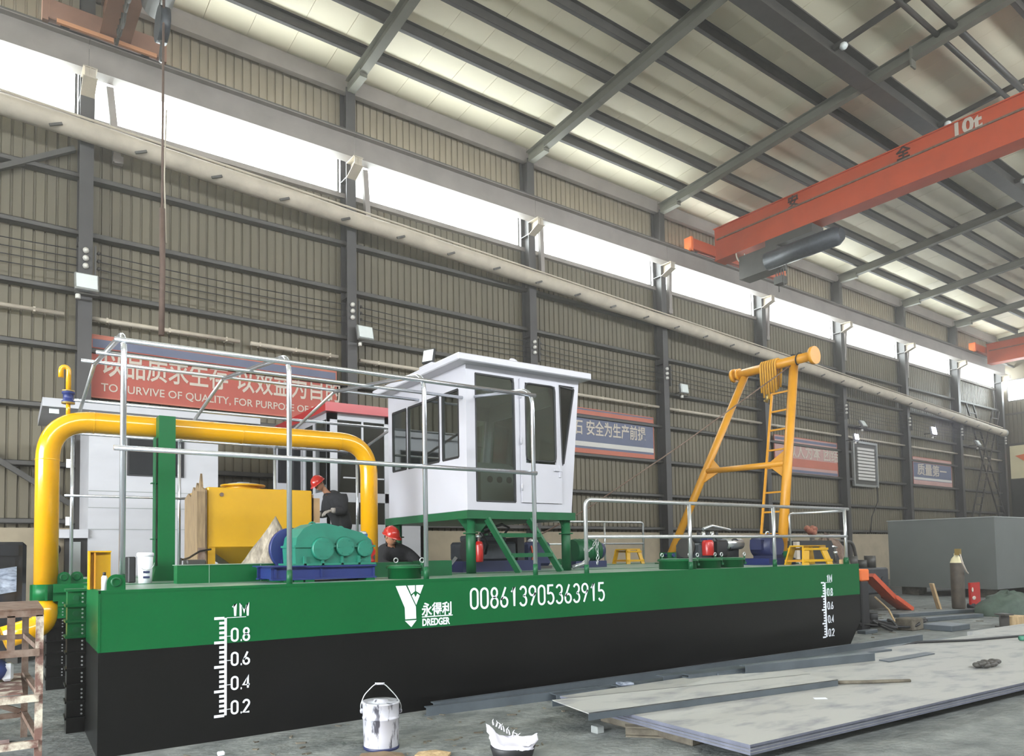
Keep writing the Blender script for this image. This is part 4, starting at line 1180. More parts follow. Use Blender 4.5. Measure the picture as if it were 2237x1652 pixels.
# bow side (raked)
SL = Matrix(((1, 0, 0.098, 0), (0, 1, 0, 0), (0, 0, 1, 0), (0, 0, 0, 1)))
xb = XF(2.02) - 0.098 * 2.02
w = MB()
for a, b, c_, d in ((CY0 + T, CY1 - T, 2.02, 2.6), (CY0 + T, CY1 - T, 3.6, CZ1), (CY0 + T, 1.35, 2.6, 3.6), (2.2, 2.3, 2.6, 3.6), (3.15, CY1 - T, 2.6, 3.6)):
    w.box(xb - T, xb, a, b, c_, d, SL)
w.build('wall_panel', 'white_paint', cab)
for a, b in ((1.35, 2.2), (2.3, 3.15)):
    MB().box(xb - 0.02, xb - 0.014, a, b, 2.6, 3.6, SL).build('window_pane', 'cab_glass', cab)
MB().cbox(3.97, 6.13, 1.05, 3.42, 3.845, 3.935, 0.012).build('roof', 'white_paint', cab)
for p in ((4.1, 1.2), (6.0, 1.2)):
    MB().tube(arc((p[0], p[1], 3.935), 0.03, 0, PI, 6, (1, 0, 0), (0, 0, 1)), 0.009, 6).build('lifting_eye', 'white_paint', cab)
MB().lathe([(0, 0), (0.03, 0), (0.03, 0.03), (0.06, 0.06), (0.06, 0.09), (0, 0.1)], Matrix.Translation((4.95, 1.3, 3.935)) @ RY(0.5), 12).build('horn', 'white_paint', cab)
fl = MB().cbox(-0.09, 0.09, -0.02, 0.02, 0, 0.2, 0.008, Matrix.Translation((4.02, 1.86, 3.99)) @ RZ(-1.1) @ RX(-0.25)).build('roof_lamp', 'black_rubber', cab)
MB().box(-0.075, 0.075, -0.024, -0.02, 0.02, 0.18, Matrix.Translation((4.02, 1.86, 3.99)) @ RZ(-1.1) @ RX(-0.25)).build('lens', 'lamp_glass', fl)
MB().box(3.98, 4.06, 1.7, 2.02, 3.935, 3.965).build('lamp_bracket', 'white_paint', cab)
# platform and legs
MB().box(4.13, 5.87, 1.15, 3.35, 1.93, 2.03).build('platform', 'machine_green', cab)
for x, y in ((4.257, 1.27), (5.8, 1.27), (4.257, 3.2), (5.8, 3.2)):
    l = MB().cyl((x, y, HT), (x, y, 1.93), 0.062, seg=16).build('leg', 'machine_green', cab)
    MB().lathe([(0.062, -0.008), (0.095, -0.008), (0.095, 0.008), (0.062, 0.008)], Matrix.Translation((x, y, 1.755)), 16).build('leg_flange', 'machine_green', l)
MB().prism([(3.96 + 0.1, 1.93), (4.55, 1.93), (4.4, 1.775), (4.2, 1.775)], 0.012, XZ(1.26)).build('gusset', 'machine_green', cab)
MB().prism([(5.68, 1.93), (5.86, 1.93), (5.86, 1.78), (5.78, 1.78)], 0.012, XZ(1.26)).build('gusset', 'machine_green', cab)
MB().box(4.18, 5.84, 1.22, 3.28, 2.03, 2.045).build('floor_plate', 'console_grey', cab)
# console, gauges and seat seen through the glass
cs = MB().prism([(1.75, 2.05), (2.35, 2.05), (2.35, 2.55), (2.15, 2.78), (1.75, 2.6)], 0.75, Matrix(((0, 0, 1, 4.75), (1, 0, 0, 0), (0, 1, 0, 0), (0, 0, 0, 1)))).build('console', 'console_grey', cab)
for k in range(3):
    MB().cyl((4.735, 1.95 + 0.13 * k, 2.6), (4.75, 1.95 + 0.13 * k, 2.6), 0.045, seg=14).build('gauge', 'black_rubber', cs)
    MB().cyl((4.9 + 0.16 * k, 1.742, 2.5), (4.9 + 0.16 * k, 1.75, 2.5), 0.045, seg=14).build('gauge', 'black_rubber', cs)
st = MB().cbox(4.35, 4.75, 2.0, 2.45, 2.42, 2.52, 0.03).cbox(4.33, 4.43, 2.0, 2.45, 2.5, 2.98, 0.03).build('seat', 'seat_olive' if 'seat_olive' in MATS else 'timber_dark', cab)
MB().cyl((4.55, 2.22, 2.045), (4.55, 2.22, 2.42), 0.05, seg=12).build('seat_post', 'dark_steel', st)
# stair
for a, b in (((4.41, 1.13, 1.93), (4.70, 0.88, HT)), ((5.06, 1.13, 1.93), (5.36, 0.88, HT))):
    MB().bar(a, b, 0.03, 0.11, up=(0, 1, 0)).build('stair_stringer', 'machine_green', cab)
for f in (0.3, 0.67):
    a = Vector((4.41, 1.13, 1.93)).lerp(Vector((4.70, 0.88, HT)), f)
    MB().box(a.x, a.x + 0.65, a.y - 0.06, a.y + 0.06, a.z - 0.03, a.z + 0.02).build('tread', 'machine_green', cab)

# ------------------------------------------------------------ A-frame at the bow
AF = 'frame_yellow'
af = thing('a_frame', 'tall yellow tubular A-frame leaning out over the bow, ladder on its near leg', 'frame', (10.1, 2.0, HT))
rb_, rt, lb_, lt = (10.22, 1.0, 1.45), (11.57, 1.5, 4.9), (9.95, 3.08, 1.42), (11.6, 2.52, 4.93)
MB().cyl(rb_, rt, 0.076, seg=20).build('leg', AF, af)
MB().cyl(lb_, lt, 0.07, seg=20).build('leg', AF, af)
tb = MB().cyl((11.52, 1.12, 4.94), (11.56, 2.78, 4.94), 0.085, seg=22).build('top_tube', AF, af)
MB().cyl((11.52, 1.06, 4.94), (11.52, 1.12, 4.94), 0.16, seg=26).build('end_flange', AF, tb)
MB().cyl((11.56, 2.72, 4.94), (11.56, 2.78, 4.94), 0.13, seg=22).cyl((11.56, 2.62, 4.94), (11.56, 2.66, 4.94), 0.12, seg=22).build('end_flange', AF, tb)
R_ = lambda f: Vector(rb_).lerp(Vector(rt), f)
L_ = lambda f: Vector(lb_).lerp(Vector(lt), f)
cr, cl_ = R_(0.445), L_(0.45)
MB().cyl(cr, cl_, 0.055, seg=18).build('cross_bar', AF, af)
def plate3(a, b, c_, t=0.018):
    a, b, c_ = Vector(a), Vector(b), Vector(c_)
    nrm = (b - a).cross(c_ - a).normalized() * t / 2
    return MB().add([a - nrm, b - nrm, c_ - nrm, a + nrm, b + nrm, c_ + nrm], [(0, 2, 1), (3, 4, 5), (0, 1, 4, 3), (1, 2, 5, 4), (2, 0, 3, 5)])
d = (cl_ - cr).normalized()
plate3(R_(0.445), R_(0.53), cr + d * 0.38).build('gusset', AF, af)
plate3(R_(0.445), R_(0.36), cr + d * 0.36).build('gusset', AF, af)
plate3(L_(0.45), L_(0.53), cl_ - d * 0.36).build('gusset', AF, af)
plate3(L_(0.45), L_(0.37), cl_ - d * 0.36).build('gusset', AF, af)
off = Vector((0, 0.36, 0))
off = Vector((0, 0.4, 0))
MB().bar(R_(0.845) + off, R_(0.09) + off * 1.0, 0.035, 0.05).build('ladder_rail', AF, af)
for f in (0.845, 0.74, 0.635, 0.525, 0.43, 0.30, 0.2, 0.09):
    MB().bar(R_(f), R_(f) + off, 0.03, 0.03).build('rung', AF, af)
for x, y, s in ((10.2, 0.98, 1), (9.92, 3.1, 1)):
    MB().box(x - 0.13, x + 0.13, y - 0.1, y - 0.08, HT, 1.47).build('foot_bracket', 'hull_green', af)
    bk = MB().box(x - 0.13, x + 0.13, y + 0.08, y + 0.1, HT, 1.47).build('foot_bracket', 'hull_green', af)
    MB().cyl((x, y - 0.13, 1.42), (x, y + 0.13, 1.42), 0.035, seg=12).build('foot_pin', 'blue_paint' if s else 'galvanised', bk)
    MB().box(x - 0.2, x + 0.2, y - 0.16, y + 0.16, HT, HT + 0.02).build('foot_plate', 'hull_green', af)
sl_ = thing('lifting_sling', 'yellow webbing slings slung in loops over the A-frame top tube', 'sling', (11.54, 1.95, 4.2))
random.seed(3)
for k in range(7):
    y = 1.78 + 0.05 * k
    zb = 4.45 - 0.08 * random.random() - (0.1 if k in (3, 5) else 0)
    P = [(11.44, y, zb), (11.43, y + 0.01, 4.94)] + [(11.54 - 0.11 * math.cos(a), y + 0.01, 4.94 + 0.11 * math.sin(a)) for a in [PI * j / 6 for j in range(1, 6)]] + [(11.65, y + 0.02, 4.94), (11.63, y + 0.04, zb + 0.1)]
    MB().tube(P, 0.02, 6).build('strap', 'strap_yellow', sl_)
MB().tube([(11.44, 1.95, 4.4), (11.43, 1.98, 4.25), (11.45, 2.03, 4.3)], 0.028, 8).build('hook_end', 'brass', sl_)
rp_ = thing('tie_rope', 'thin dark rope tied from the A-frame top down to the cabin side', 'rope', (9, 2, 2))
MB().tube([(11.5, 1.5, 4.86), (9.4, 2.3, 3.35), (7.5, 2.7, 2.2), (6.2, 3.0, 1.55)], 0.012, 5).build('rope', 'rust', rp_)
MB().tube([(11.5 + 0.1 * math.cos(a), 1.3 + 0.02 * a, 4.94 + 0.1 * math.sin(a)) for a in [0.5 * k for k in range(18)]], 0.012, 5).build('lashing', 'black_rubber', rp_)
# ------------------------------------------------------------ machinery on the deck
de = thing('diesel_engine', 'dark diesel engine with red filter on a navy base under the control cabin', 'engine', (5.1, 2.0, HT))
MB().box(4.45, 5.75, 1.75, 2.45, HT, 1.4).build('engine_base', 'navy_paint', de)
eb = MB().cbox(4.65, 5.45, 1.9, 2.4, 1.4, 1.66, 0.03).cbox(4.75, 5.35, 2.0, 2.3, 1.66, 1.75, 0.02).build('engine_block', 'engine_grey', de)
for k in range(4):
    MB().cyl((4.83 + 0.15 * k, 2.08, 1.72), (4.83 + 0.15 * k, 2.08, 1.79), 0.035, seg=10).build('injector_cap', 'black_rubber', eb)
MB().cyl((4.58, 1.86, 1.54), (4.62, 1.86, 1.54), 0.17, seg=20).build('flywheel', 'black_rubber', de)
MB().lathe([(0, 0), (0.05, 0), (0.055, 0.02), (0.055, 0.22), (0.04, 0.27), (0, 0.28)], Matrix.Translation((4.66, 1.68, 1.39)), 16).build('filter', 'red_paint', de)
MB().lathe([(0, 0), (0.02, 0), (0.02, 0.05), (0.045, 0.06), (0.045, 0.08), (0, 0.09)], Matrix.Translation((4.66, 1.68, 1.66)), 12).build('filter_head', 'galvanised', de)
MB().tube([(4.9, 1.88, 1.5), (4.85, 1.75, 1.62), (4.72, 1.7, 1.76), (4.95, 1.85, 1.8)], 0.018, 6).build('fuel_hose', 'black_rubber', de)
MB().tube([(5.3, 2.0, 1.75), (5.35, 1.95, 1.86), (5.2, 1.9, 1.9), (5.0, 2.05, 1.82)], 0.02, 6).build('fuel_hose', 'black_rubber', de)
MB().box(5.5, 5.62, 1.95, 2.35, 1.4, 1.72).build('radiator', 'black_rubber', de)

ht = thing('hydraulic_tank', 'navy blue rounded hydraulic tank behind the stair of the cabin', 'tank', (6.2, 2.6, HT))
MB().cbox(6.0, 6.5, 2.4, 2.8, 1.3, 1.66, 0.04).build('tank_body', 'navy_paint', ht)
MB().box(5.98, 6.52, 2.42, 2.78, HT, 1.3).build('skid', 'dark_steel', ht)
MB().tube([(6.1, 2.4, 1.6), (6.05, 2.3, 1.45), (6.0, 2.3, 1.3)], 0.015, 6).build('hose', 'orange_red', ht)
MB().lathe([(0, 0), (0.05, 0), (0.05, 0.03), (0.03, 0.05), (0, 0.06)], Matrix.Translation((6.25, 2.6, 1.66)), 12).build('filler_cap', 'galvanised', ht)
em_ = thing('winch_motor', 'dark green and navy deck motor between the cabin leg and the bow rail chain', 'motor', (7.1, 2.6, HT))
MB().cyl((6.95, 2.45, 1.52), (7.45, 2.45, 1.52), 0.18, seg=22).build('motor_body', 'machine_green', em_)
MB().cyl((7.45, 2.45, 1.52), (7.56, 2.45, 1.52), 0.17, 0.13, 20).build('fan_cowl', 'navy_paint', em_)
for k in range(5):
    MB().lathe([(0.18, -0.008), (0.195, 0), (0.18, 0.008)], Matrix.Translation((7.02 + 0.09 * k, 2.45, 1.52)) @ RY(PI / 2), 18).build('fin', 'machine_green', em_)
MB().box(6.9, 7.55, 2.3, 2.6, HT, 1.36).build('motor_base', 'navy_paint', em_)
bp_ = thing('silver_hose', 'pair of silver braided hoses lying on deck beside the cabin legs', 'hose', (4.0, 1.5, HT))
MB().tube([(3.86, 1.3, 1.3), (3.98, 1.5, 1.38), (4.1, 1.6, 1.3), (4.22, 1.55, 1.46)], 0.022, 8).build('hose', 'galvanised', bp_)
MB().tube([(6.2, 1.6, 1.29), (6.3, 1.5, 1.33), (6.45, 1.55, 1.4), (6.5, 1.7, 1.32)], 0.03, 8).build('hose', 'galvanised', bp_)

be = thing('bow_engine', 'dark diesel engine with red filter on the bow deck behind the round hatches', 'engine', (9.2, 1.7, HT))
MB().box(8.5, 10.0, 1.35, 2.0, HT, 1.36).build('engine_base', 'navy_paint', be)
b2 = MB().cbox(8.75, 9.75, 1.45, 1.95, 1.36, 1.62, 0.03).cbox(8.85, 9.4, 1.5, 1.85, 1.62, 1.74, 0.02).build('engine_block', 'engine_grey', be)
MB().cyl((9.3, 1.42, 1.6), (9.72, 1.42, 1.6), 0.09, seg=14).build('exhaust_manifold', 'galvanised', be)
MB().cyl((9.15, 1.38, 1.45), (9.15, 1.46, 1.45), 0.075, seg=16).cyl((9.35, 1.38, 1.43), (9.35, 1.46, 1.43), 0.05, seg=14).build('pulley', 'dark_steel', be)
MB().tube(arc((9.5, 1.36, 1.56), 0.12, 0.2, 3.6, 9, (1, 0, 0), (0, 0, 1)), 0.015, 6).build('coolant_hose', 'black_rubber', be)
MB().tube([(8.82, 1.35, 1.64), (8.95, 1.32, 1.72), (9.1, 1.36, 1.6), (9.2, 1.38, 1.5)], 0.014, 6).build('fuel_hose', 'black_rubber', be)
for k in range(5):
    MB().cyl((8.92 + 0.11 * k, 1.6, 1.7), (8.92 + 0.11 * k, 1.6, 1.81), 0.03, seg=10).build('injector_cap', 'galvanised' if k % 2 else 'black_rubber', b2)
MB().tube([(8.9, 1.5, 1.84), (9.1, 1.48, 1.9), (9.4, 1.5, 1.86), (9.6, 1.52, 1.83)], 0.025, 8).build('air_pipe', 'galvanised', be)
MB().cbox(9.0, 9.25, 1.3, 1.45, 1.4, 1.66, 0.02).build('side_cover', 'black_rubber', be)
MB().cyl((9.75, 1.7, 1.5), (9.8, 1.7, 1.5), 0.2, seg=20).build('flywheel', 'dark_steel', be)
MB().cyl((8.7, 1.7, 1.55), (8.74, 1.7, 1.55), 0.17, seg=18).build('fan', 'dark_steel', be)
MB().lathe([(0, 0), (0.085, 0), (0.09, 0.02), (0.09, 0.2), (0.07, 0.24), (0, 0.25)], Matrix.Translation((8.7, 1.26, 1.42)), 18).build('filter', 'red_paint', be)
MB().box(8.64, 8.76, 1.22, 1.34, 1.66, 1.74).build('filter_head', 'navy_paint', be)
bm_ = thing('blue_motor', 'navy blue electric motor on a blue bed next to the right foot of the A-frame', 'motor', (10.0, 1.45, HT))
MB().box(9.45, 10.15, 0.72, 1.22, HT, 1.36).build('motor_bed', 'blue_paint', bm_)
MB().cyl((9.85, 0.84, 1.56), (9.85, 1.2, 1.56), 0.19, seg=22).build('motor_body', 'navy_paint', bm_)
MB().box(9.75, 9.95, 0.8, 1.2, 1.36, 1.42).build('motor_foot', 'navy_paint', bm_)
MB().box(9.6, 9.72, 0.95, 1.15, 1.5, 1.66).build('terminal_box', 'navy_paint', bm_)
MB().tube(arc((9.85, 1.0, 1.74), 0.05, 0, PI, 7, (1, 0, 0), (0, 0, 1)), 0.012, 6).build('lifting_eye', 'galvanised', bm_)

def stool(x0, x1, y0, y1, h, label, z=HT):
    o = thing('work_stool', label, 'stool', ((x0 + x1) / 2, (y0 + y1) / 2, z), 'yellow plastic step stools')
    w = x1 - x0
    i1 = 0.1 * w
    MB().cbox(x0 + i1, x1 - i1 * 1.6, y0 + 0.04, y1 - 0.04, z + h - 0.025, z + h, 0.008).build('seat', 'tank_yellow', o)
    for a in (y0, y1):
        s = 0.04 if a == y0 else -0.04
        for px, qx in ((x0, x0 + i1), (x1 - 0.2 * w, x1 - i1 - 0.26 * w)):
            ww = 0.18 * w
            p = [(px, a, z), (px + ww, a, z), (qx + ww, a + s, z + h - 0.02), (qx, a + s, z + h - 0.02)]
            q = [(v[0], v[1] + (0.025 if a == y0 else -0.025), v[2]) for v in p]
            MB().add(p + q, [(0, 1, 2, 3), (7, 6, 5, 4), (0, 4, 5, 1), (1, 5, 6, 2), (2, 6, 7, 3), (3, 7, 4, 0)]).build('leg', 'tank_yellow', o)
        for f in (0.15, 0.75):
            zz = z + h * f
            yy = a + s * f
            MB().box(x0 + i1 * f + 0.02, x1 - i1 * f * 1.4 - 0.02, yy - 0.012, yy + 0.014, zz, zz + 0.035).build('stretcher', 'tank_yellow', o)
    for f in (0.3,):
        MB().box(x0 + i1 * f + 0.02, x0 + i1 * f + 0.05, y0 + 0.03, y1 - 0.03, z + h * 0.15, z + h * 0.15 + 0.03).box(x1 - i1 - 0.03, x1 - i1, y0 + 0.03, y1 - 0.03, z + h * 0.15, z + h * 0.15 + 0.03).build('side_rail', 'frame_yellow', o)
stool(9.68, 10.5, 0.3, 0.62, 0.3, 'larger yellow step stool at the right end of the near bow deck')
stool(9.5, 10.0, 3.75, 4.15, 0.29, 'smaller yellow step stool far across the bow deck')
jk = thing('screw_jack', 'dark screw jack with silver T-handle at the bow corner', 'jack', (10.55, 0.3, HT))
MB().cyl((10.55, 0.3, HT), (10.55, 0.3, HT + 0.02), 0.06, seg=14).cyl((10.55, 0.3, HT + 0.02), (10.55, 0.3, HT + 0.26), 0.018, seg=10).build('post', 'dark_steel', jk)
MB().cyl((10.55, 0.3, HT + 0.16), (10.55, 0.3, HT + 0.2), 0.03, seg=12).build('nut', 'galvanised', jk)
MB().cyl((10.46, 0.28, HT + 0.28), (10.64, 0.32, HT + 0.26), 0.013, seg=8).build('handle', 'galvanised', jk)
MB().cbox(10.5, 10.57, 0.16, 0.22, HT, HT + 0.07, 0.006).solo('wood_block', 'timber', 'small pale wood block on the bow deck edge beside the rail post', 'block')

# ------------------------------------------------------------ second vessel behind
sv = thing('second_hull', 'white hull of a second vessel standing behind the green dredger', 'hull', (2.5, 7.4, 0))
MB().box(-0.1, 6.6, 5.75, 9.2, 0.3, 1.13).build('hull_side', 'white_wall', sv)
MB().box(-0.1, 6.6, 4.95, 5.75, 0.3, 0.86).build('side_deck', 'grey_plate_light', sv)
MB().box(-0.05, 6.55, 5.8, 9.15, 1.13, 1.15).build('deck_plate', 'grey_plate_light', sv)
for x in (0.3, 3, 6):
    MB().box(x, x + 0.4, 5.1, 9, 0, 0.3).build('keel_block', 'timber_dark', sv)
hs = thing('deck_house', 'plain white deckhouse with flat roof and dark window, behind the yellow pipe', 'house', (1.5, 7.6, 1.15))
MB().box(0.52, 2.61, 7.0, 8.7, 1.15, 3.95).build('house_wall', 'white_wall', hs)
MB().box(-0.16, 3.35, 6.9, 8.9, 3.95, 4.09).build('roof_slab', 'white_wall', hs)
MB().box(-0.1, 0.52, 6.95, 8.7, 1.84, 1.98).build('side_beam', 'white_wall', hs)
MB().box(0.2, 0.52, 7.1, 8.6, 1.15, 1.84).build('recess_shade', 'inside_shade', hs)  # solid dark block, stands in for the shaded doorway opening
MB().box(-0.06, 0.2, 7.4, 8.6, 1.15, 1.84).build('side_panel', 'plaster', hs)
MB().box(0.3, 0.42, 7.05, 7.12, 1.15, 1.78).build('side_frame', 'grey_plate_light', hs)
for z in (1.98, 2.34, 2.62):
    MB().box(0.515, 2.615, 6.994, 7.0, z, z + 0.012).build('seam', 'grey_plate_light', hs)
wnd = MB().box(1.1, 2.02, 6.975, 7.0, 2.9, 3.68).build('window_frame', 'black_rubber', hs)
MB().box(1.13, 1.54, 6.96, 6.975, 2.93, 3.65).box(1.58, 1.99, 6.96, 6.975, 2.93, 3.65).build('window_pane', 'black_gloss', hs)
MB().tube([(0.1, 7.3, 1.84), (0.1, 7.3, 1.74)], 0.01, 6).sph((0.1, 7.3, 1.66), (0.05, 0.05, 0.08), 10, 6).build('hanging_lamp', 'black_rubber', hs)
MB().box(-0.06, 0.08, 7.0, 7.06, 3.86, 3.94).build('roof_light', 'lamp_glass', hs)
for z in (3.0, 2.05):
    MB().box(0.2, 0.27, 7.1, 7.15, z, z + 0.14).build('wall_switch', 'plastic_white', hs)

rc = thing('red_roof_cabin', 'white wheelhouse with glossy red roof and barred windows behind the yellow pipe', 'cabin', (5.2, 7.5, 1.15))
X0, X1, Y0, Y1 = 4.43, 6.5, 6.3, 9.0
MB().prism([(X0 - 0.1, Y0 - 0.15), (X1 + 0.1, Y0 - 0.15), (X1 + 0.1, Y1 + 0.2), (X0 - 0.1, Y1 + 0.2)], 0.17, Matrix.Translation((0, 0, 4.17))).build('roof', 'roof_red', rc)
MB().cyl((X0 - 0.02, Y0 - 0.08, 4.34), (X0 - 0.02, Y0 - 0.08, 4.42), 0.04, seg=12).build('deck_light', 'galvanised', rc)
w = MB()
w.box(X0, X1, Y0, Y0 + 0.05, 4.05, 4.17).box(X0, X1, Y0, Y0 + 0.05, 2.5, 2.68).box(X0, X1, Y0, Y0 + 0.05, 1.15, 2.08)
w.box(X0, X0 + 0.2, Y0, Y0 + 0.05, 1.15, 4.17).box(5.62, 5.72, Y0, Y0 + 0.05, 1.15, 4.17).box(X1 - 0.1, X1, Y0, Y0 + 0.05, 1.15, 4.17)
w.build('front_wall', 'white_wall', rc)
s = MB()
s.box(X0, X0 + 0.05, Y0, Y1, 4.05, 4.17).box(X0, X0 + 0.05, Y0, Y1, 1.15, 2.7)
for a, b in ((Y0, Y0 + 0.06), (6.95, 7.05), (7.5, 7.6), (8.1, 8.2), (8.85, Y1)):
    s.box(X0, X0 + 0.05, a, b, 2.7, 4.05)
s.build('side_wall', 'white_wall', rc)
MB().box(X1 - 0.05, X1, Y0, Y1, 1.15, 4.17).box(X0, X1, Y1 - 0.05, Y1, 1.15, 4.17).build('back_wall', 'grey_plate_light', rc)
MB().box(X0 + 0.06, X1 - 0.06, Y0 + 0.3, Y0 + 0.32, 1.15, 2.6).build('interior_shade', 'inside_shade', rc)  # added dark sheet, stands in for the unlit cabin interior
MB().box(X0 + 0.2, 5.62, Y0 + 0.02, Y0 + 0.03, 2.68, 4.05).build('window_pane', 'dark_glass', rc)
MB().box(X0 + 0.2, 5.62, Y0 + 0.02, Y0 + 0.03, 2.08, 2.5).build('window_pane', 'dark_glass', rc)
MB().box(5.72, X1 - 0.1, Y0 + 0.02, Y0 + 0.03, 2.08, 4.05).build('window_pane', 'dark_glass', rc)
for a, b in ((6.36, 6.95), (7.05, 7.5), (7.6, 8.1), (8.2, 8.85)):
    MB().box(X0 + 0.02, X0 + 0.03, a, b, 2.7, 4.05).build('side_pane', 'dark_glass', rc)
for x in (5.13,):
    MB().box(x, x + 0.035, Y0 - 0.005, Y0 + 0.02, 2.68, 4.05).build('window_bar', 'white_wall', rc)
for z in (2.95, 3.25):
    for a, b in ((4.75, 5.05), (5.2, 5.6)):
        MB().box(a, b, Y0 - 0.005, Y0 + 0.015, z, z + 0.025).build('window_bar', 'white_wall', rc)
MB().bar((5.3, Y0 + 0.01, 2.1), (5.42, Y0 + 0.01, 2.5), 0.03).build('window_bar', 'white_wall', rc)
dd = MB().box(3.85, X0, 7.62, 7.66, 2.55, 3.9).build('open_door', 'white_wall', rc)
MB().box(3.92, 4.1, 7.6, 7.62, 2.95, 3.8).box(4.18, 4.38, 7.6, 7.62, 2.75, 3.8).build('door_pane', 'black_gloss', dd)
MB().box(3.95, 4.12, 7.58, 7.61, 2.72, 2.76).build('door_handle', 'black_rubber', dd)
MB().box(3.85, X0, 7.62, 7.66, 1.15, 2.55).build('door_lower', 'white_wall', dd)

bk = thing('black_cabinet', 'glossy black machine cabinet wrapped in film at the far left', 'cabinet', (-1.2, 6.6, 0))
MB().cbox(-2.6, -0.36, 6.0, 7.4, 0.15, 1.76, 0.05).build('cabinet_body', 'black_gloss', bk)
MB().box(-2.5, -0.46, 5.96, 6.0, 1.56, 1.72).build('top_trim', 'black_gloss', bk)
MB().box(-2.5, -0.5, 5.98, 6.0, 0.6, 1.5).build('door_panel', 'black_gloss', bk)
MB().box(-1.1, -0.7, 5.97, 5.98, 1.4, 1.43).build('grille_slot', 'black_rubber', bk)
for x in (-2.4, -0.6):
    MB().box(x, x + 0.15, 6.1, 7.3, 0, 0.15).build('foot', 'dark_steel', bk)
fm = MB()
for j in range(7):
    for i in range(9):
        fm.v.append(Vector((-1.12 + 0.08 * i, 5.95 - 0.03 * math.sin(i * 1.3 + j) * math.sin(PI * i / 8), 0.95 + 0.06 * j + 0.012 * i)))
fm.f = [(j * 9 + i, j * 9 + i + 1, (j + 1) * 9 + i + 1, (j + 1) * 9 + i) for j in range(6) for i in range(8)]
fm.sm = [True] * len(fm.f)
fm.build('wrap_highlight', 'film', bk)  # pale streaky patch on the wrap, stands in for its glossy highlight

# ------------------------------------------------------------ rusty trestle at the left edge
tr = thing('work_trestle', 'rusty steel work trestle with flaking white paint in the left foreground', 'trestle', (-0.75, 0.55, 0))
xr, xl, yf, yb_, zt_ = -0.385, -1.25, 0.05, 1.1, 1.15
MB().box(xl, xr + 0.02, yf - 0.03, yb_ + 0.03, zt_ - 0.01, zt_).build('top_sheet', 'rust', tr)
MB().bar((xl, yf, zt_ - 0.035), (xr + 0.02, yf, zt_ - 0.035), 0.05, 0.05).bar((xl, yb_, zt_ - 0.035), (xr, yb_, zt_ - 0.035), 0.05).build('top_rail', 'rust', tr)
MB().bar((xr, yf, zt_ - 0.035), (xr - 0.06, yb_, zt_ - 0.035), 0.05).build('top_rail', 'rust', tr)
for x, y in ((xr, yf), (xl, yf), (xr - 0.07, yb_), (xl, yb_), (xr - 0.18, yf)):
    z0 = 0 if x != xr - 0.18 else 0.8
    MB().bar((x, y, z0), (x, y, zt_ - 0.05), 0.05, 0.05, up=(0, 1, 0)).build('leg' if z0 == 0 else 'hanger', 'rust_flaked' if x == xr else 'rust', tr)
for z in (0.83, 0.5, 0.17):
    MB().bar((xl, yf - 0.03, z), (xr, yf - 0.03, z), 0.045, 0.05).build('rail', 'rust_flaked' if z < 0.6 else 'rust', tr)
    MB().bar((xl, yb_, z + 0.02), (xr - 0.07, yb_, z + 0.02), 0.045, 0.04).build('rail', 'rust', tr)
    MB().bar((xr, yf, z + 0.03), (xr - 0.07, yb_, z + 0.03), 0.04, 0.04).build('side_rail', 'rust', tr)
MB().bar((xl, yb_, 0.55), (xr - 0.1, yb_, 0.22), 0.045, 0.04).build('brace', 'rust', tr)
MB().box(xl, xr - 0.1, yf + 0.03, yb_ - 0.05, 0.525, 0.535).build('shelf', 'rust_flaked', tr)
bag = MB()
bag.sph((-0.72, 0.75, 0.63), (0.16, 0.14, 0.1), 14, 8)
bag.solo('cloth_bag', 'blue_cloth', 'blue and white cloth bag on the shelf of the rusty trestle', 'bag')
MB().cbox(-0.62, -0.54, 0.68, 0.8, 0.54, 0.68, 0.02).solo('paper_box', 'plastic_white', 'small white carton beside the blue bag on the trestle shelf', 'carton')
rg = MB()
random.seed(11)
for j in range(7):
    for i in range(9):
        rg.v.append(Vector((-0.92 + 0.045 * i, 0.72 + 0.05 * j, 0.012 + 0.07 * max(0, random.random() - 0.2) * math.sin(PI * i / 8) * math.sin(PI * j / 6))))
rg.f = [(j * 9 + i, j * 9 + i + 1, (j + 1) * 9 + i + 1, (j + 1) * 9 + i) for j in range(6) for i in range(8)]
rg.sm = [True] * len(rg.f)
rg.solo('floor_rag', 'rag_pink', 'crumpled pinkish rag on the floor under the trestle', 'rag')

# ------------------------------------------------------------ paint pail and rubbish in the foreground
pp = thing('paint_pail', 'dented tin paint pail with black drips and raised wire handle', 'pail', (1.91, -0.95, 0))
Mp = Matrix.Translation((1.91, -0.95, 0))
MB().lathe([(0, 0.004), (0.128, 0.004), (0.132, 0.0), (0.136, 0.02), (0.138, 0.1), (0.142, 0.23), (0.147, 0.235), (0.147, 0.245), (0.143, 0.25), (0.145, 0.345), (0.15, 0.35), (0.15, 0.36), (0.143, 0.362)], Mp, 30).build('pail_body', 'tin', pp)
MB().lathe([(0.143, 0.355), (0.143, 0.362), (0.12, 0.355), (0.06, 0.362), (0.055, 0.375), (0, 0.377)], Mp, 26).build('lid', 'tin', pp)
MB().lathe([(0.1375, 0.0), (0.1405, 0.004), (0.1405, 0.02), (0.1375, 0.022)], Mp, 26).build('foot_rim', 'navy_paint', pp)
hx = Vector((0.848, -0.53, 0))
cpt = Vector((1.91, -0.95, 0.33))
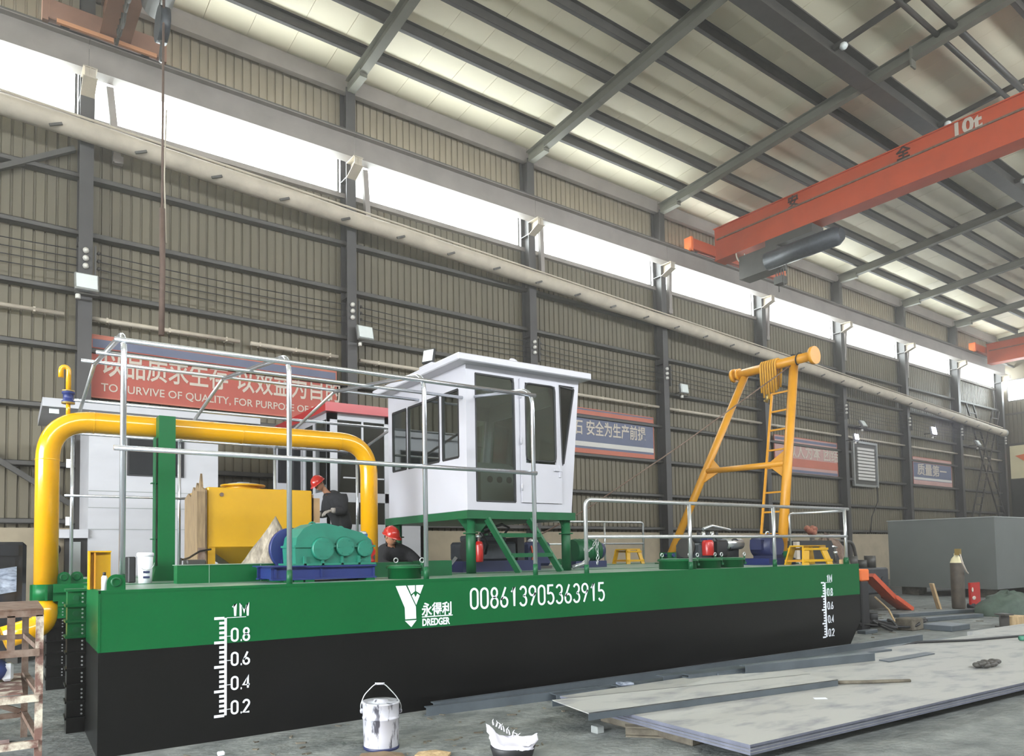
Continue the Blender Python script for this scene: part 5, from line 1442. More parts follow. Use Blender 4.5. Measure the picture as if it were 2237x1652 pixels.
MB().tube(fillet([cpt - hx * 0.155 - Vector((0, 0, 0.05)), cpt - hx * 0.16, cpt - hx * 0.13 + Vector((0, 0, 0.08)), cpt - hx * 0.045 + Vector((0, 0, 0.165)), cpt + hx * 0.03 + Vector((0, 0, 0.165)), cpt + hx * 0.12 + Vector((0, 0, 0.07)), cpt + hx * 0.16, cpt + hx * 0.155 - Vector((0, 0, 0.05))], 0.03, 4), 0.004, 6).build('wire_handle', 'galvanised', pp)
MB().cyl(cpt - hx * 0.045 + Vector((0, 0, 0.165)), cpt + hx * 0.03 + Vector((0, 0, 0.165)), 0.009, seg=8).build('grip', 'tin', pp)
for s in (-1, 1):
    MB().sph(cpt + hx * 0.152 * s - Vector((0, 0, 0.045)), (0.014, 0.014, 0.02), 8, 6).build('handle_ear', 'tin', pp)
def scrap(name, pts, m, label, cat, h=0.02, seed=2, lift=0.03):
    random.seed(seed)
    n = len(pts)
    c = Vector((sum(p[0] for p in pts) / n, sum(p[1] for p in pts) / n, 0))
    mb = MB()
    vs = [c + Vector((0, 0, lift))]
    for f, z in ((0.5, lift * 0.8), (1, 0.006)):
        for p in pts:
            q = c.lerp(Vector((p[0], p[1], 0)), f)
            vs.append(q + Vector((0, 0, z + random.uniform(0, h) * f)))
    fs = [(0, 1 + j, 1 + (j + 1) % n) for j in range(n)] + [(1 + j, 1 + n + j, 1 + n + (j + 1) % n, 1 + (j + 1) % n) for j in range(n)]
    mb.add(vs, fs)
    base = len(vs)
    mb.add([(v.x, v.y, 0.001) for v in vs[1 + n:]], [tuple(range(n))])
    mb.f += [(1 + n + j, base + j, base + (j + 1) % n, 1 + n + (j + 1) % n) for j in range(n)]
    mb.sm += [False] * n
    return mb.solo(name, m, label, cat)
scrap('paper_scrap', [(1.55, -1.25), (1.68, -1.08), (1.85, -1.12), (1.96, -1.2), (1.9, -1.42), (1.7, -1.5)], 'brown_paper', 'torn dark brown packing paper at the foot of the paint pail', 'paper', seed=4)
scrap('paper_scrap', [(1.98, -1.36), (2.08, -1.24), (2.2, -1.3), (2.26, -1.42), (2.12, -1.55), (2.0, -1.5)], 'timber', 'torn pale brown cardboard scrap right of the paint pail', 'paper', seed=9)
cw = thing('cloth_bin', 'low black bin overflowing with torn white cloth at the bottom edge', 'bin', (2.55, -1.78, 0))
MB().lathe([(0, 0.0), (0.15, 0.0), (0.178, 0.085), (0.172, 0.09), (0.14, 0.02), (0, 0.02)], Matrix.Translation((2.6, -1.74, 0)) @ Matrix.Diagonal((1, 0.85, 1, 1)), 20).build('bin', 'black_rubber', cw)
random.seed(21)
cl = MB()
nu, nv = 30, 9
AX = Vector((0.848, -0.53, 0))
AY = Vector((0.53, 0.848, 0))
for j in range(nv):
    t = j / (nv - 1)
    for i in range(nu):
        a = 2 * PI * i / nu
        left = max(0, -math.cos(a))
        right = max(0, math.cos(a))
        top = 0.115 + 0.135 * left ** 3 + 0.055 * right ** 4
        r = (0.17 + 0.012 * math.sin(5 * a + 2 * j)) * (1.0 - 0.25 * (1 - t) ** 2) if t < 0.8 else (0.17 + 0.012 * math.sin(5 * a)) * (1 - (t - 0.8) * 1.2)
        z = 0.03 + (top - 0.03) * min(1, t / 0.8) - (0.05 * (t - 0.8) / 0.2 if t > 0.8 else 0) + 0.012 * random.random()
        p = Vector((2.6, -1.74, 0)) + AX * (r * (1.0 + 0.12 * min(1, t * 2)) * math.cos(a)) + AY * (r * 0.9 * math.sin(a))
        cl.v.append(Vector((p.x, p.y, z)))
cl.f = [(j * nu + i, j * nu + (i + 1) % nu, (j + 1) * nu + (i + 1) % nu, (j + 1) * nu + i) for j in range(nv - 1) for i in range(nu)] + [tuple((nv - 1) * nu + i for i in range(nu))]
cl.sm = [True] * len(cl.f)
cl.build('torn_cloth', 'white_cloth', cw)
for k in range(14):
    a = 1.7 + 0.12 * k
    p = Vector((2.6, -1.74, 0.0)) + AX * (-0.14 + 0.02 * k) + Vector((0, 0, 0.235 - 0.012 * k))
    MB().tube([p, p + Vector((0.01 * math.sin(k), 0.01 * math.cos(k * 2), 0.03)), p + Vector((0.025 * math.sin(k * 3), 0, 0.045))], [0.006, 0.004, 0.001], 5).build('frayed_thread', 'white_cloth', cw)
wc = MB().cbox(0.78, 0.83, -0.47, -0.43, 0, 0.03, 0.006)
wc.solo('white_cap', 'plastic_white', 'tiny white plastic cap on the floor below the left draft scale', 'cap')

# ------------------------------------------------------------ steel plates and bars on the floor
def quad_slab(p, z0, z1):
    b = [(x, y, z0) for x, y in p] + [(x, y, z1) for x, y in p]
    return MB().add(b, [(3, 2, 1, 0), (4, 5, 6, 7), (0, 1, 5, 4), (1, 2, 6, 5), (2, 3, 7, 6), (3, 0, 4, 7)])
zl = 0.088
def edged(o):
    o.data.materials.append(MATS['steel_edge'])
    for p in o.data.polygons:
        p.material_index = 0 if abs(p.normal.z) > 0.5 else 1
    return o
pts = [(3.79, -2.885), (12.4, -3.13), (12.4, -1.0), (3.83, -0.85)]
pls_ = 0
pls = ['topmost wide steel plate of the front stack, dusty and pale', 'second wide steel plate of the front stack, edge just below the top one', 'third wide steel plate of the front stack, one above the bottom', 'bottom wide steel plate of the front stack, on the dark sleepers']
for k in range(4):
    d = 0.012 * ((k * 7) % 3 - 1)
    q = [(x + d, y + d * 0.6) for x, y in pts]
    edged(quad_slab(q, zl + 0.0002, zl + 0.0175).solo('steel_plate', 'sheet_steel', pls[3 - k], 'plate', 'wide steel plates of the front stack'))
    zl += 0.0185
ztop = zl
for x in (3.9, 6.2, 8.6, 11):
    MB().cbox(x, x + 0.14, -2.3 if x < 4 else -2.7, -1.3, 0, 0.087, 0.008).solo('sleeper', 'timber_dark', {3.9: 'dark timber sleeper under the left end of the front plate stack', 6.2: 'dark timber sleeper under the front plate stack, second from the left', 8.6: 'dark timber sleeper under the front plate stack, third from the left', 11: 'dark timber sleeper under the far end of the front plate stack'}[x], 'sleeper', 'sleepers under the plates')
bx_ = MB().ibeam((3.72, -1.78, 0.043), (3.95, -2.0, 0.043), 0.085, 0.09, 0.012)
bx_.solo('beam_offcut', 'timber_dark', 'short rusty I-beam offcut under the left edge of the front plates', 'offcut')
MB().cbox(3.56, 3.64, -1.62, -1.54, 0, 0.06, 0.006).solo('prop_block', 'grey_plate_light', 'small pale steel block on the floor under the tilted channel plate', 'block')
quad_slab([(3.37, -1.72), (6.32, -2.06), (6.45, -1.66), (4.9, -1.2), (3.47, -1.15)], 0.2, 0.215) if False else None
ch_ = thing('channel_plate', 'long shallow channel plate with grey front lip lying across the plate stack', 'plate', (4.9, -1.5, 0.165))
v8 = [(3.36, -1.74), (6.33, -2.07), (6.40, -1.72), (3.46, -1.17)]
quad_slab(v8, ztop + 0.052, ztop + 0.06).build('web', 'sheet_steel', ch_)
quad_slab([(3.36, -1.74), (6.33, -2.07), (6.335, -2.06), (3.365, -1.73)], ztop + 0.001, ztop + 0.06).build('flange', 'bar_steel', ch_)
quad_slab([(3.455, -1.18), (6.395, -1.73), (6.40, -1.72), (3.46, -1.17)], ztop + 0.001, ztop + 0.06).build('flange', 'bar_steel', ch_)
quad_slab([(5.0, -1.33), (6.6, -1.62), (6.72, -1.42), (5.7, -1.1), (5.0, -1.05)][:4], ztop + 0.0005, ztop + 0.03).solo('steel_plate', 'sheet_steel', 'smaller dusty steel plate tucked behind the channel plate', 'plate')
MB().tube([(6.36, -2.0, ztop + 0.02), (6.6, -2.15, ztop + 0.02), (6.95, -2.3, ztop + 0.015), (7.1, -2.36, ztop + 0.01)], 0.018, 7).solo('rebar_bundle', 'timber_dark', 'short dark twisted rod at the right end of the channel plate', 'rod')
quad_slab([(12.75, -3.1), (17.5, -3.0), (16.4, -0.75), (12.5, -0.68)], 0.001, 0.14).solo('steel_plate', 'sheet_steel', 'farthest pale steel plate stack, beyond the dark cable', 'plate')

def long_bar(a, b, w, z0, z1, label, m='bar_steel', angle=True):
    o = thing('steel_angle', label, 'bar', (a[0], a[1], z0), 'long steel sections beside the hull')
    A, B_ = Vector((a[0], a[1], 0)), Vector((b[0], b[1], 0))
    d = (B_ - A).normalized()
    n = Vector((-d.y, d.x, 0))
    def seg(off0, off1, za, zb, name):
        p = [(A + n * off0), (B_ + n * off0), (B_ + n * off1), (A + n * off1)]
        quad_slab([(q.x, q.y) for q in p], za, zb).build(name, m, o)
    seg(0, 0.009, z0, z1, 'web')
    seg(0.009, w, z1 - 0.009, z1, 'flange')
    if not angle:
        seg(0.009, w, z0, z0 + 0.009, 'flange')
    return o
long_bar((2.73, -0.24), (4.75, -0.42), 0.05, 0, 0.085, 'short dark channel at the near end of the bars, closest to the pail', angle=False)
long_bar((2.85, -0.17), (11.9, -0.30), 0.06, 0, 0.1, 'longest dark steel channel, right against the hull bottom', angle=False)
long_bar((4.1, -0.48), (11.95, -0.70), 0.1, 0, 0.08, 'dark steel channel second from the hull, reaching far right', angle=False)
long_bar((4.8, -0.62), (10.0, -1.02), 0.1, 0.0, 0.11, 'dark steel channel beside the plates, ending at the pale floor', angle=False)
long_bar((6.2, -1.14), (8.2, -1.46), 0.1, ztop + 0.001, ztop + 0.09, 'square dark steel bar lying on the wide plates', angle=False)
long_bar((5.3, -0.80), (9.2, -1.16), 0.12, 0.0, 0.185, 'dark steel channel between the long channels and the wide plates', angle=False)
long_bar((5.5, -0.96), (8.4, -1.27), 0.1, ztop + 0.001, ztop + 0.04, 'low dark steel channel resting on the back edge of the wide plates', angle=False)
quad_slab([(8.2, -1.62), (9.3, -1.62), (9.35, -1.5), (8.25, -1.48)], ztop + 0.0005, ztop + 0.012).solo('flat_bar', 'bar_steel', 'thin dark flat bar on the plates right of the square bar', 'bar')
quad_slab([(5.9, -1.02), (8.0, -1.33), (8.0, -1.22), (5.9, -0.93)], 0.0 + ztop + 0.0005, ztop + 0.02).solo('flat_bar', 'bar_steel', 'thin dark flat bar between the channels and the square bar', 'bar')
quad_slab([(6.6, -0.05), (7.6, -0.12), (7.6, -0.02), (6.6, -0.02)], 0.0, 0.06).solo('flat_bar', 'steel_edge', 'short pale flat bar squeezed against the hull bottom', 'bar')
tp = scrap('tape_wad', [(4.82, -0.66), (4.98, -0.68), (5.0, -0.58), (4.86, -0.54)], 'film', 'crumpled clear tape stuck over the dark channel', 'tape', 0.02, 6, 0.03)
tp.location.z += 0.112
for o_, (lx, ly) in (('a', (8.7, -2.4)),):
    random.seed(8)
    g = MB()
    for k in range(16):
        x, y = lx + random.uniform(-0.2, 0.2), ly + random.uniform(-0.05, 0.05)
        g.sph((x, y, ztop + 0.025 + 0.03 * random.random()), (0.06, 0.04, 0.03), 7, 5)
    g.solo('metal_swarf', 'dark_steel', 'small dark clump of cut metal scrap on the big plate', 'scrap')
bt = thing('green_bottle', 'green glass bottle lying on the far plates at the right edge', 'bottle', (11.7, -1.7, ztop))
MB().lathe([(0, 0), (0.035, 0), (0.035, 0.15), (0.013, 0.2), (0.013, 0.25), (0, 0.25)], Matrix.Translation((11.6, -1.7, ztop + 0.036)) @ RZ(-0.5) @ RY(PI / 2), 14).build('glass_body', 'bottle_green', bt)
MB().lathe([(0, 0.25), (0.015, 0.25), (0.015, 0.27), (0, 0.27)], Matrix.Translation((11.6, -1.7, ztop + 0.036)) @ RZ(-0.5) @ RY(PI / 2), 10).build('cap', 'black_rubber', bt)
MB().tube([(9.4, -0.72, 0.02), (10.2, -1.0, ztop + 0.02), (11, -1.3, ztop + 0.015), (12, -1.5, ztop + 0.015), (13.2, -1.75, 0.17), (14.5, -1.9, 0.16)], 0.018, 6).solo('floor_cable', 'black_rubber', 'black cable snaking across the far steel plates', 'cable')
quad_slab([(5.55, -2.3), (5.65, -2.36), (5.7, -2.31), (5.6, -2.25)], ztop + 0.0005, ztop + 0.002).solo('paper_slip', 'plastic_white', 'small white paper slip on the front steel plate', 'paper')

# ------------------------------------------------------------ yard clutter beyond the bow
gbx = thing('grey_pontoon', 'big grey steel pontoon box on blocks at the right', 'pontoon', (27, 4.4, 0))
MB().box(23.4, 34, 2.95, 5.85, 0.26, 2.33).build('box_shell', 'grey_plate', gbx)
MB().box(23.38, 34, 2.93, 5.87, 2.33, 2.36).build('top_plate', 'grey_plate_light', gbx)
for x, y in ((23.8, 3.3), (23.8, 5.4), (28, 3.3), (32, 3.3)):
    MB().box(x, x + 0.5, y - 0.2, y + 0.3, 0, 0.26).build('support_block', 'timber_dark', gbx)
gc = thing('gas_cylinder', 'brown gas cylinder with pale cap and regulator in front of the grey box', 'cylinder', (19.0, 2.12, 0))
MB().lathe([(0, 0), (0.13, 0), (0.14, 0.03), (0.14, 1.1), (0.1, 1.2), (0.05, 1.25), (0, 1.26)], Matrix.Translation((19.0, 2.12, 0)), 20).build('cylinder_body', 'cylinder_brown', gc)
MB().lathe([(0.138, 1.1), (0.105, 1.2), (0.05, 1.27), (0.05, 1.33), (0, 1.34)], Matrix.Translation((19.0, 2.12, 0.01)), 16).build('neck_cap', 'cream_panel', gc)
MB().box(18.86, 18.98, 2.0, 2.1, 1.3, 1.45).build('regulator', 'brass', gc)
MB().tube([(18.9, 2.0, 1.32), (18.82, 1.92, 1.1), (18.95, 1.9, 0.9), (19.15, 1.95, 0.85)], 0.02, 6).build('hose', 'banner_text', gc)
rs = thing('red_cart', 'red sheet-metal cart panel with pale marks beside the gas cylinder', 'cart', (19.5, 2.0, 0))
MB().box(19.25, 19.75, 1.95, 2.0, 0.05, 0.62).build('panel', 'red_paint', rs)
MB().sph((19.38, 1.94, 0.25), (0.1, 0.01, 0.05), 10, 6).build('paint_mark', 'banner_text', rs)
MB().sph((19.32, 1.94, 0.45), (0.05, 0.01, 0.06), 10, 6).build('paint_mark', 'banner_text', rs)
for x in (19.3, 19.7):
    MB().cyl((x, 1.9, 0.06), (x, 2.05, 0.06), 0.06, seg=12).build('wheel', 'black_rubber', rs)
MB().bar((18.55, 2.35, 0), (18.45, 2.45, 0.62), 0.2, 0.04).solo('plank_offcut', 'timber', 'upright orange-brown plank left of the gas cylinder', 'plank')

ck = thing('scrap_engine', 'dark stripped engine block with bent pipes standing beyond the bow', 'engine', (17.3, 3.6, 0))
MB().cbox(16.6, 18.4, 3.4, 4.2, 0.35, 1.0, 0.04).build('engine_block', 'engine_grey', ck)
MB().box(16.5, 18.5, 3.3, 4.3, 0, 0.35).build('cradle', 'dark_steel', ck)
for k in range(4):
    MB().cyl((16.85 + 0.42 * k, 3.7, 1.0), (16.85 + 0.42 * k, 3.7, 1.2 + 0.1 * (k % 2)), 0.13, seg=12).build('cylinder_head', 'dark_steel', ck)
    MB().cyl((16.85 + 0.42 * k, 3.36, 0.7), (16.85 + 0.42 * k, 3.42, 0.7), 0.1, seg=12).build('cover', 'engine_grey', ck)
MB().tube(fillet([(16.2, 3.9, 1.62), (17.3, 3.9, 1.55), (17.5, 3.9, 1.1)], 0.2, 6), 0.04, 8).build('bent_pipe', 'frame_steel', ck)
MB().tube(fillet([(16.6, 4.0, 1.72), (17.9, 4.0, 1.66), (18.1, 4.0, 1.0)], 0.2, 6), 0.04, 8).build('bent_pipe', 'frame_steel', ck)
oc = thing('orange_chute', 'orange-red ribbed rubber chute slumped to the floor beyond the bow', 'chute', (17.2, 3, 0))
MB().bar((16.75, 3.05, 0.86), (17.3, 2.85, 0.32), 0.34, 0.1).build('chute_body', 'orange_red', oc)
for k in range(9):
    p = Vector((17.3, 2.85, 0.32)).lerp(Vector((17.75, 2.75, 0.05)), k / 8)
    MB().cyl(p + Vector((-0.05, -0.2, 0)), p + Vector((0.05, 0.2, 0.0)), 0.05, seg=8).build('rib', 'orange_red', oc)
MB().cbox(12.5, 12.75, 0.95, 1.15, 0.0, 0.9, 0.02).solo('bin_post', 'black_rubber', 'dark upright post just behind the bow corner', 'post')
MB().cbox(12.5, 12.78, 0.95, 1.15, 0.902, 1.12, 0.02).solo('orange_box', 'orange_paint', 'small orange box on the dark post behind the bow corner', 'box')
hd = thing('winch_hood', 'black sloped machine hood behind the yellow step stool', 'hood', (12.9, 2.3, 0))
MB().prism([(12.1, 0), (14.0, 0), (13.8, 0.9), (13.25, 1.66), (12.2, 1.66)], 0.8, XZ(1.9)).build('hood_shell', 'work_black' if 'work_black' in MATS else 'black_rubber', hd)
MB().box(12.05, 12.15, 1.88, 1.95, 0, 1.64).build('hood_post', 'banner_text', hd)
random.seed(15)
def heap(name, cx, cy, rx, ry, h, m, label, cat, seed, n=60, kind=None, z0=0.0):
    random.seed(seed)
    mb = MB()
    nu, nv = 22, 8
    for j in range(nv):
        for i in range(nu):
            a = 2 * PI * i / nu
            f = 1 - j / (nv - 1)
            r = math.sin(f * PI / 2)
            jit = 1 + random.uniform(-0.16, 0.16)
            mb.v.append(Vector((cx + rx * r * jit * math.cos(a), cy + ry * r * jit * math.sin(a), z0 + h * math.cos(f * PI / 2) * (1 + random.uniform(-0.12, 0.12) if j else 0))))
    mb.f = [(j * nu + i, j * nu + (i + 1) % nu, (j + 1) * nu + (i + 1) % nu, (j + 1) * nu + i) for j in range(nv - 1) for i in range(nu)]
    mb.sm = [True] * len(mb.f)
    return mb.solo(name, m, label, cat, None, kind)
heap('brown_tarpaulin', 15.6, 3.4, 0.75, 0.6, 1.72, 'rust', 'rust-brown tarpaulin heaped over machinery behind the bow jack', 'tarpaulin', 3)
heap('netting_heap', 18.0, 0.75, 0.8, 0.5, 0.5, 'hose_green', 'dark green heap of netting and hose at the right edge', 'netting', 4)
rf = thing('rusty_head', 'rust-red lumpy cutter head on a post beyond the bow', 'cutter', (16.1, 4.0, 0))
MB().cyl((16.1, 4.0, 0), (16.1, 4.0, 1.85), 0.06, seg=10).build('post', 'frame_steel', rf)
random.seed(2)
g = MB()
for k in range(9):
    g.sph((16.1 + random.uniform(-0.1, 0.1), 4 + random.uniform(-0.1, 0.1), 1.95 + random.uniform(-0.06, 0.08)), 0.08, 8, 6)
g.build('head', 'rust_red' if 'rust_red' in MATS else 'orange_red', rf)
dr_ = thing('black_drum', 'small black drum on the floor beyond the bow with hoses over it', 'drum', (13.4, 1.26, 0))
MB().lathe([(0, 0), (0.1, 0), (0.1, 0.27), (0.09, 0.28), (0, 0.28)], Matrix.Translation((13.4, 1.26, 0)), 16).build('drum_body', 'black_rubber', dr_)
MB().lathe([(0.1, 0.26), (0.108, 0.27), (0.1, 0.285)], Matrix.Translation((13.4, 1.26, 0)), 16).build('rim', 'dark_steel', dr_)
hz = thing('hose_coil', 'tangle of black hoses on the floor behind the hull corner', 'hose', (13.2, 1.0, 0))
for k in range(6):
    P = [(12.6 + 0.25 * t + 0.15 * math.sin(t * 1.3 + k), 1.0 + 0.35 * math.sin(t * 0.9 + k * 1.7) - 0.05 * k, 0.03 + 0.12 * abs(math.sin(t * 0.8 + k))) for t in range(7)]
    MB().tube(fillet(P, 0.15, 3), 0.024, 6).build('hose', 'black_rubber', hz)
MB().tube([(13.2, 0.7, 0.03), (13.9, 1.2, 0.3), (14.4, 1.7, 0.5)], 0.02, 6).build('pole', 'timber', hz)
MB().cbox(13.2, 13.6, 0.45, 0.75, 0, 0.22, 0.02).solo('timber_block', 'timber_dark', 'dark square timber block beside the long grey bar beyond the bow', 'block')
MB().cbox(13.6, 14.3, 0.0, 0.5, 0, 0.1, 0.01, None).solo('steel_slab', 'bar_steel', 'long grey steel slab on the floor right of the dark timber block', 'slab')
MB().cbox(15.3, 15.65, -0.38, -0.12, 0, 0.2, 0.015).solo('pale_block', 'timber', 'pale wood block at the right edge below the netting heap', 'block')
MB().ibeam((14.95, -0.22, 0.13), (15.15, -0.28, 0.13), 0.26, 0.2, 0.03).solo('beam_stub', 'dark_steel', 'short black I-beam stub left of the pale wood block', 'offcut')
MB().cbox(12.1, 12.5, 0.7, 0.85, 0, 0.06, 0.008).solo('flat_offcut', 'bar_steel', 'small flat steel offcut on the floor just right of the hull bottom', 'offcut')
quad_slab([(18.2, 3.6), (19.4, 3.2), (19.6, 3.5), (18.4, 3.9)], 0.62, 0.66).solo('cream_board', 'cream_panel', 'pale cream board laid over scrap left of the grey box', 'board') if False else None
random.seed(77)
g = MB()
for k in range(260):
    if k < 150:
        x, y = random.uniform(0.5, 4.2), random.uniform(-3.2, -0.05)
        if x > 3.3 and y < -0.9:
            continue
    else:
        x, y = random.uniform(10.8, 18.5), random.uniform(0.4, 3.6)
    a_, l, w_ = random.uniform(0, PI), random.uniform(0.012, 0.05) * (2 if k >= 150 else 1), random.uniform(0.005, 0.014) * (2 if k >= 150 else 1)
    d, n_ = Vector((math.cos(a_), math.sin(a_), 0)), Vector((-math.sin(a_), math.cos(a_), 0))
    c_ = Vector((x, y, 0.0005))
    h_ = random.uniform(0.003, 0.012)
    b_ = [c_ - d * l - n_ * w_, c_ + d * l - n_ * w_ * 0.6, c_ + d * l * 0.7 + n_ * w_, c_ - d * l * 0.8 + n_ * w_]
    g.add(b_ + [p + Vector((0, 0, h_)) for p in b_], [(3, 2, 1, 0), (4, 5, 6, 7), (0, 1, 5, 4), (1, 2, 6, 5), (2, 3, 7, 6), (3, 0, 4, 7)])
g.solo('floor_grit', 'timber_dark', 'dark chips and grit scattered over the concrete floor', 'grit', None, 'stuff')
for (xa, ya, xb_, yb2, lab) in ((12.6, 1.9, 14.6, 1.3, 'thin dark steel rod on the floor beyond the bow, nearest the black hoses'), (14.6, 1.2, 17.0, 0.9, 'dark steel flat lying on the floor before the orange chute'), (15.6, 1.9, 18.2, 1.5, 'dark steel flat on the floor in front of the gas cylinder')):
    MB().bar((xa, ya, 0.04), (xb_, yb2, 0.04), 0.14, 0.07).solo('steel_flat', 'bar_steel', lab, 'bar')
# ------------------------------------------------------------ the two workers
def skin_mesh(name, verts, edges, radii, m, parent, sub=2, root=0):
    me = bpy.data.meshes.new(name)
    off = org(parent)
    me.from_pydata([tuple(Vector(v) - off) for v in verts], edges, [])
    o = bpy.data.objects.new(name, me)
    COL.objects.link(o)
    md = o.modifiers.new('skin', 'SKIN')
    md.use_smooth_shade = True
    for i, sv_ in enumerate(me.skin_vertices[0].data):
        r = radii[i]
        sv_.radius = r if isinstance(r, tuple) else (r, r)
        sv_.use_root = (i == root)
    s2 = o.modifiers.new('sub', 'SUBSURF')
    s2.levels = s2.render_levels = sub
    bpy.context.view_layer.update()
    ev = bpy.data.meshes.new_from_object(o.evaluated_get(bpy.context.evaluated_depsgraph_get()))
    bpy.data.objects.remove(o)
    ev.name = name
    ev.materials.clear()
    ev.materials.append(MATS[m])
    ev.polygons.foreach_set('use_smooth', [True] * len(ev.polygons))
    r = bpy.data.objects.new(name, ev)
    COL.objects.link(r)
    if parent:
        r.parent = parent
        ORG[r.name] = off
    return r

def head(parent, c, fwd, up, s=1.0, glasses=False):
    """head with face, ears, hair and helmet; c is the middle of the skull"""
    fwd, up = Vector(fwd).normalized(), Vector(up).normalized()
    side = fwd.cross(up).normalized()
    up = side.cross(fwd).normalized()
    M = Matrix((side, fwd, up)).transposed().to_4x4()
    M.translation = Vector(c)
    M = M @ Matrix.Diagonal((s, s, s, 1))
    mb = MB()
    nu, nv = 22, 16
    for j in range(nv + 1):
        t = PI * j / nv
        for i in range(nu):
            a = 2 * PI * i / nu
            x, y, z = math.sin(t) * math.cos(a), math.sin(t) * math.sin(a), math.cos(t)
            w, d = 0.075, 0.096
            if z < 0:
                w *= 1 - 0.30 * z * z
                d *= 1 - 0.12 * z * z
            p = Vector((x * w, y * d + (0.018 * -z if z < 0 and y > 0 else 0), z * 0.118))
            # brow, eye sockets, cheeks
            if y > 0.3:
                if -0.12 < z < 0.1 and 0.2 < abs(x) < 0.6:
                    p.y -= 0.008
                if 0.1 <= z < 0.3:
                    p.y += 0.003
            mb.v.append(M @ p)
    for j in range(nv):
        for i in range(nu):
            l = (i + 1) % nu
            mb.f.append((j * nu + i, (j + 1) * nu + i, (j + 1) * nu + l, j * nu + l))
            mb.sm.append(True)
    hd_ = mb.build('head', 'skin', parent)
    def q(x, y, z):
        return M @ Vector((x, y, z))
    nz = MB().add([q(0, 0.094, 0.012), q(-0.016, 0.095, -0.035), q(0.016, 0.095, -0.035), q(0, 0.122, -0.03), q(0, 0.092, -0.045)], [(0, 1, 3), (0, 3, 2), (1, 4, 3), (4, 2, 3), (0, 2, 4, 1)], True)
    nz.build('nose', 'skin', hd_)
    for sx in (-1, 1):
        MB().sph(q(sx * 0.032, 0.084, 0.004), 0.011 * s, 8, 6).build('eye', 'hair', hd_)
        MB().sph(q(sx * 0.078, -0.005, -0.01), (0.012 * s, 0.02 * s, 0.03 * s), 8, 6).build('ear', 'skin', hd_)
        MB().bar(q(sx * 0.05, 0.088, 0.026), q(sx * 0.016, 0.096, 0.026), 0.006, 0.006).build('eyebrow', 'hair', hd_)
        if glasses:
            MB().tube([q(sx * 0.034 + 0.024 * math.cos(a), 0.1, 0.002 + 0.018 * math.sin(a)) for a in [2 * PI * k / 10 for k in range(10)]], 0.003, 5, closed=True).build('spectacle_rim', 'black_rubber', hd_)
    MB().bar(q(-0.022, 0.09, -0.066), q(0.022, 0.09, -0.066), 0.007, 0.006).build('mouth', 'rag_pink', hd_)
    # hair below the helmet
    hb = MB()
    hb.sph((0, 0, 0), (0.08, 0.09, 0.1), 16, 8)
    hb.v = [M @ Vector((v.x, min(v.y, 0.02) - 0.014, max(v.z, -0.045) + 0.006)) for v in hb.v]
    hb.build('hair', 'hair', parent)
    # helmet: ribbed dome, brim with peak
    he = MB()
    nu, nv = 28, 9
    for j in range(nv + 1):
        t = (PI / 2) * j / nv
        for i in range(nu):
            a = 2 * PI * i / nu
            rr = 1 + (0.035 if abs(math.cos(a)) < 0.13 else 0)
            he.v.append(M @ Vector((0.108 * math.sin(t) * math.cos(a), 0.132 * math.sin(t) * math.sin(a) * (rr if j < nv else 1), 0.035 + 0.118 * math.cos(t) * rr)))
    for j in range(nv):
        for i in range(nu):
            he.f.append((j * nu + i, (j + 1) * nu + i, (j + 1) * nu + (i + 1) % nu, j * nu + (i + 1) % nu))
            he.sm.append(True)
    hm = he.build('helmet', 'helmet_red', parent)
    br = MB()
    for j, (k0, dz_) in enumerate(((0.98, 0.0), (1.0, -0.006), (1.12, -0.012), (1.1, -0.018))):
        for i in range(nu):
            a = 2 * PI * i / nu
            peak = 0.045 * max(0, math.sin(a)) ** 2 if j >= 2 else 0
            br.v.append(M @ Vector((0.108 * k0 * math.cos(a), 0.132 * k0 * math.sin(a) + peak, 0.038 + dz_ - peak * 0.25)))
    for j in range(3):
        for i in range(nu):
            br.f.append((j * nu + i, (j + 1) * nu + i, (j + 1) * nu + (i + 1) % nu, j * nu + (i + 1) % nu))
            br.sm.append(True)
    br.build('brim', 'helmet_red', hm)
    return M

def hand(parent, wrist, d, palm_n, m, curl=0.5, s=1.0, name='hand'):
    """palm, four unequal fingers and a thumb; d points along the fingers, palm_n out of the palm"""
    w, d, n = Vector(wrist), Vector(d).normalized(), Vector(palm_n).normalized()
    side = d.cross(n).normalized()
    n = side.cross(d).normalized()
    V, E, Rd = [w, w + d * 0.05 * s, w + d * 0.085 * s], [(0, 1), (1, 2)], [(0.026 * s, 0.02 * s), (0.036 * s, 0.018 * s), (0.036 * s, 0.016 * s)]
    g = skin_mesh(name, V, E, Rd, m, parent, 2)
    mb = MB()
    for k, (o_, L) in enumerate(((-0.03, 0.072), (-0.010, 0.082), (0.011, 0.076), (0.03, 0.06))):
        p = w + d * 0.08 * s + side * o_ * s
        dd = d.copy()
        P = [p - d * 0.02 * s]
        for j in range(3):
            P.append(P[-1] + dd * (L * s * (0.5 if j == 0 else 0.36)))
            dd = (dd + n * curl).normalized()
        P.append(P[-1] + dd * L * 0.25 * s)
        fb = MB().tube(P, [0.0105 * s, 0.0105 * s, 0.0095 * s, 0.0085 * s, 0.005 * s], 8)
        fb.build('finger', m, g)
    p = w + d * 0.03 * s - side * 0.028 * s
    td = (d * 0.7 - side * 0.8 + n * 0.35).normalized()
    MB().tube([p, p + td * 0.03 * s, p + td * 0.055 * s + d * 0.012 * s, p + td * 0.066 * s + d * 0.03 * s], [0.014 * s, 0.013 * s, 0.011 * s, 0.006 * s], 8).build('thumb', m, g)
    return g

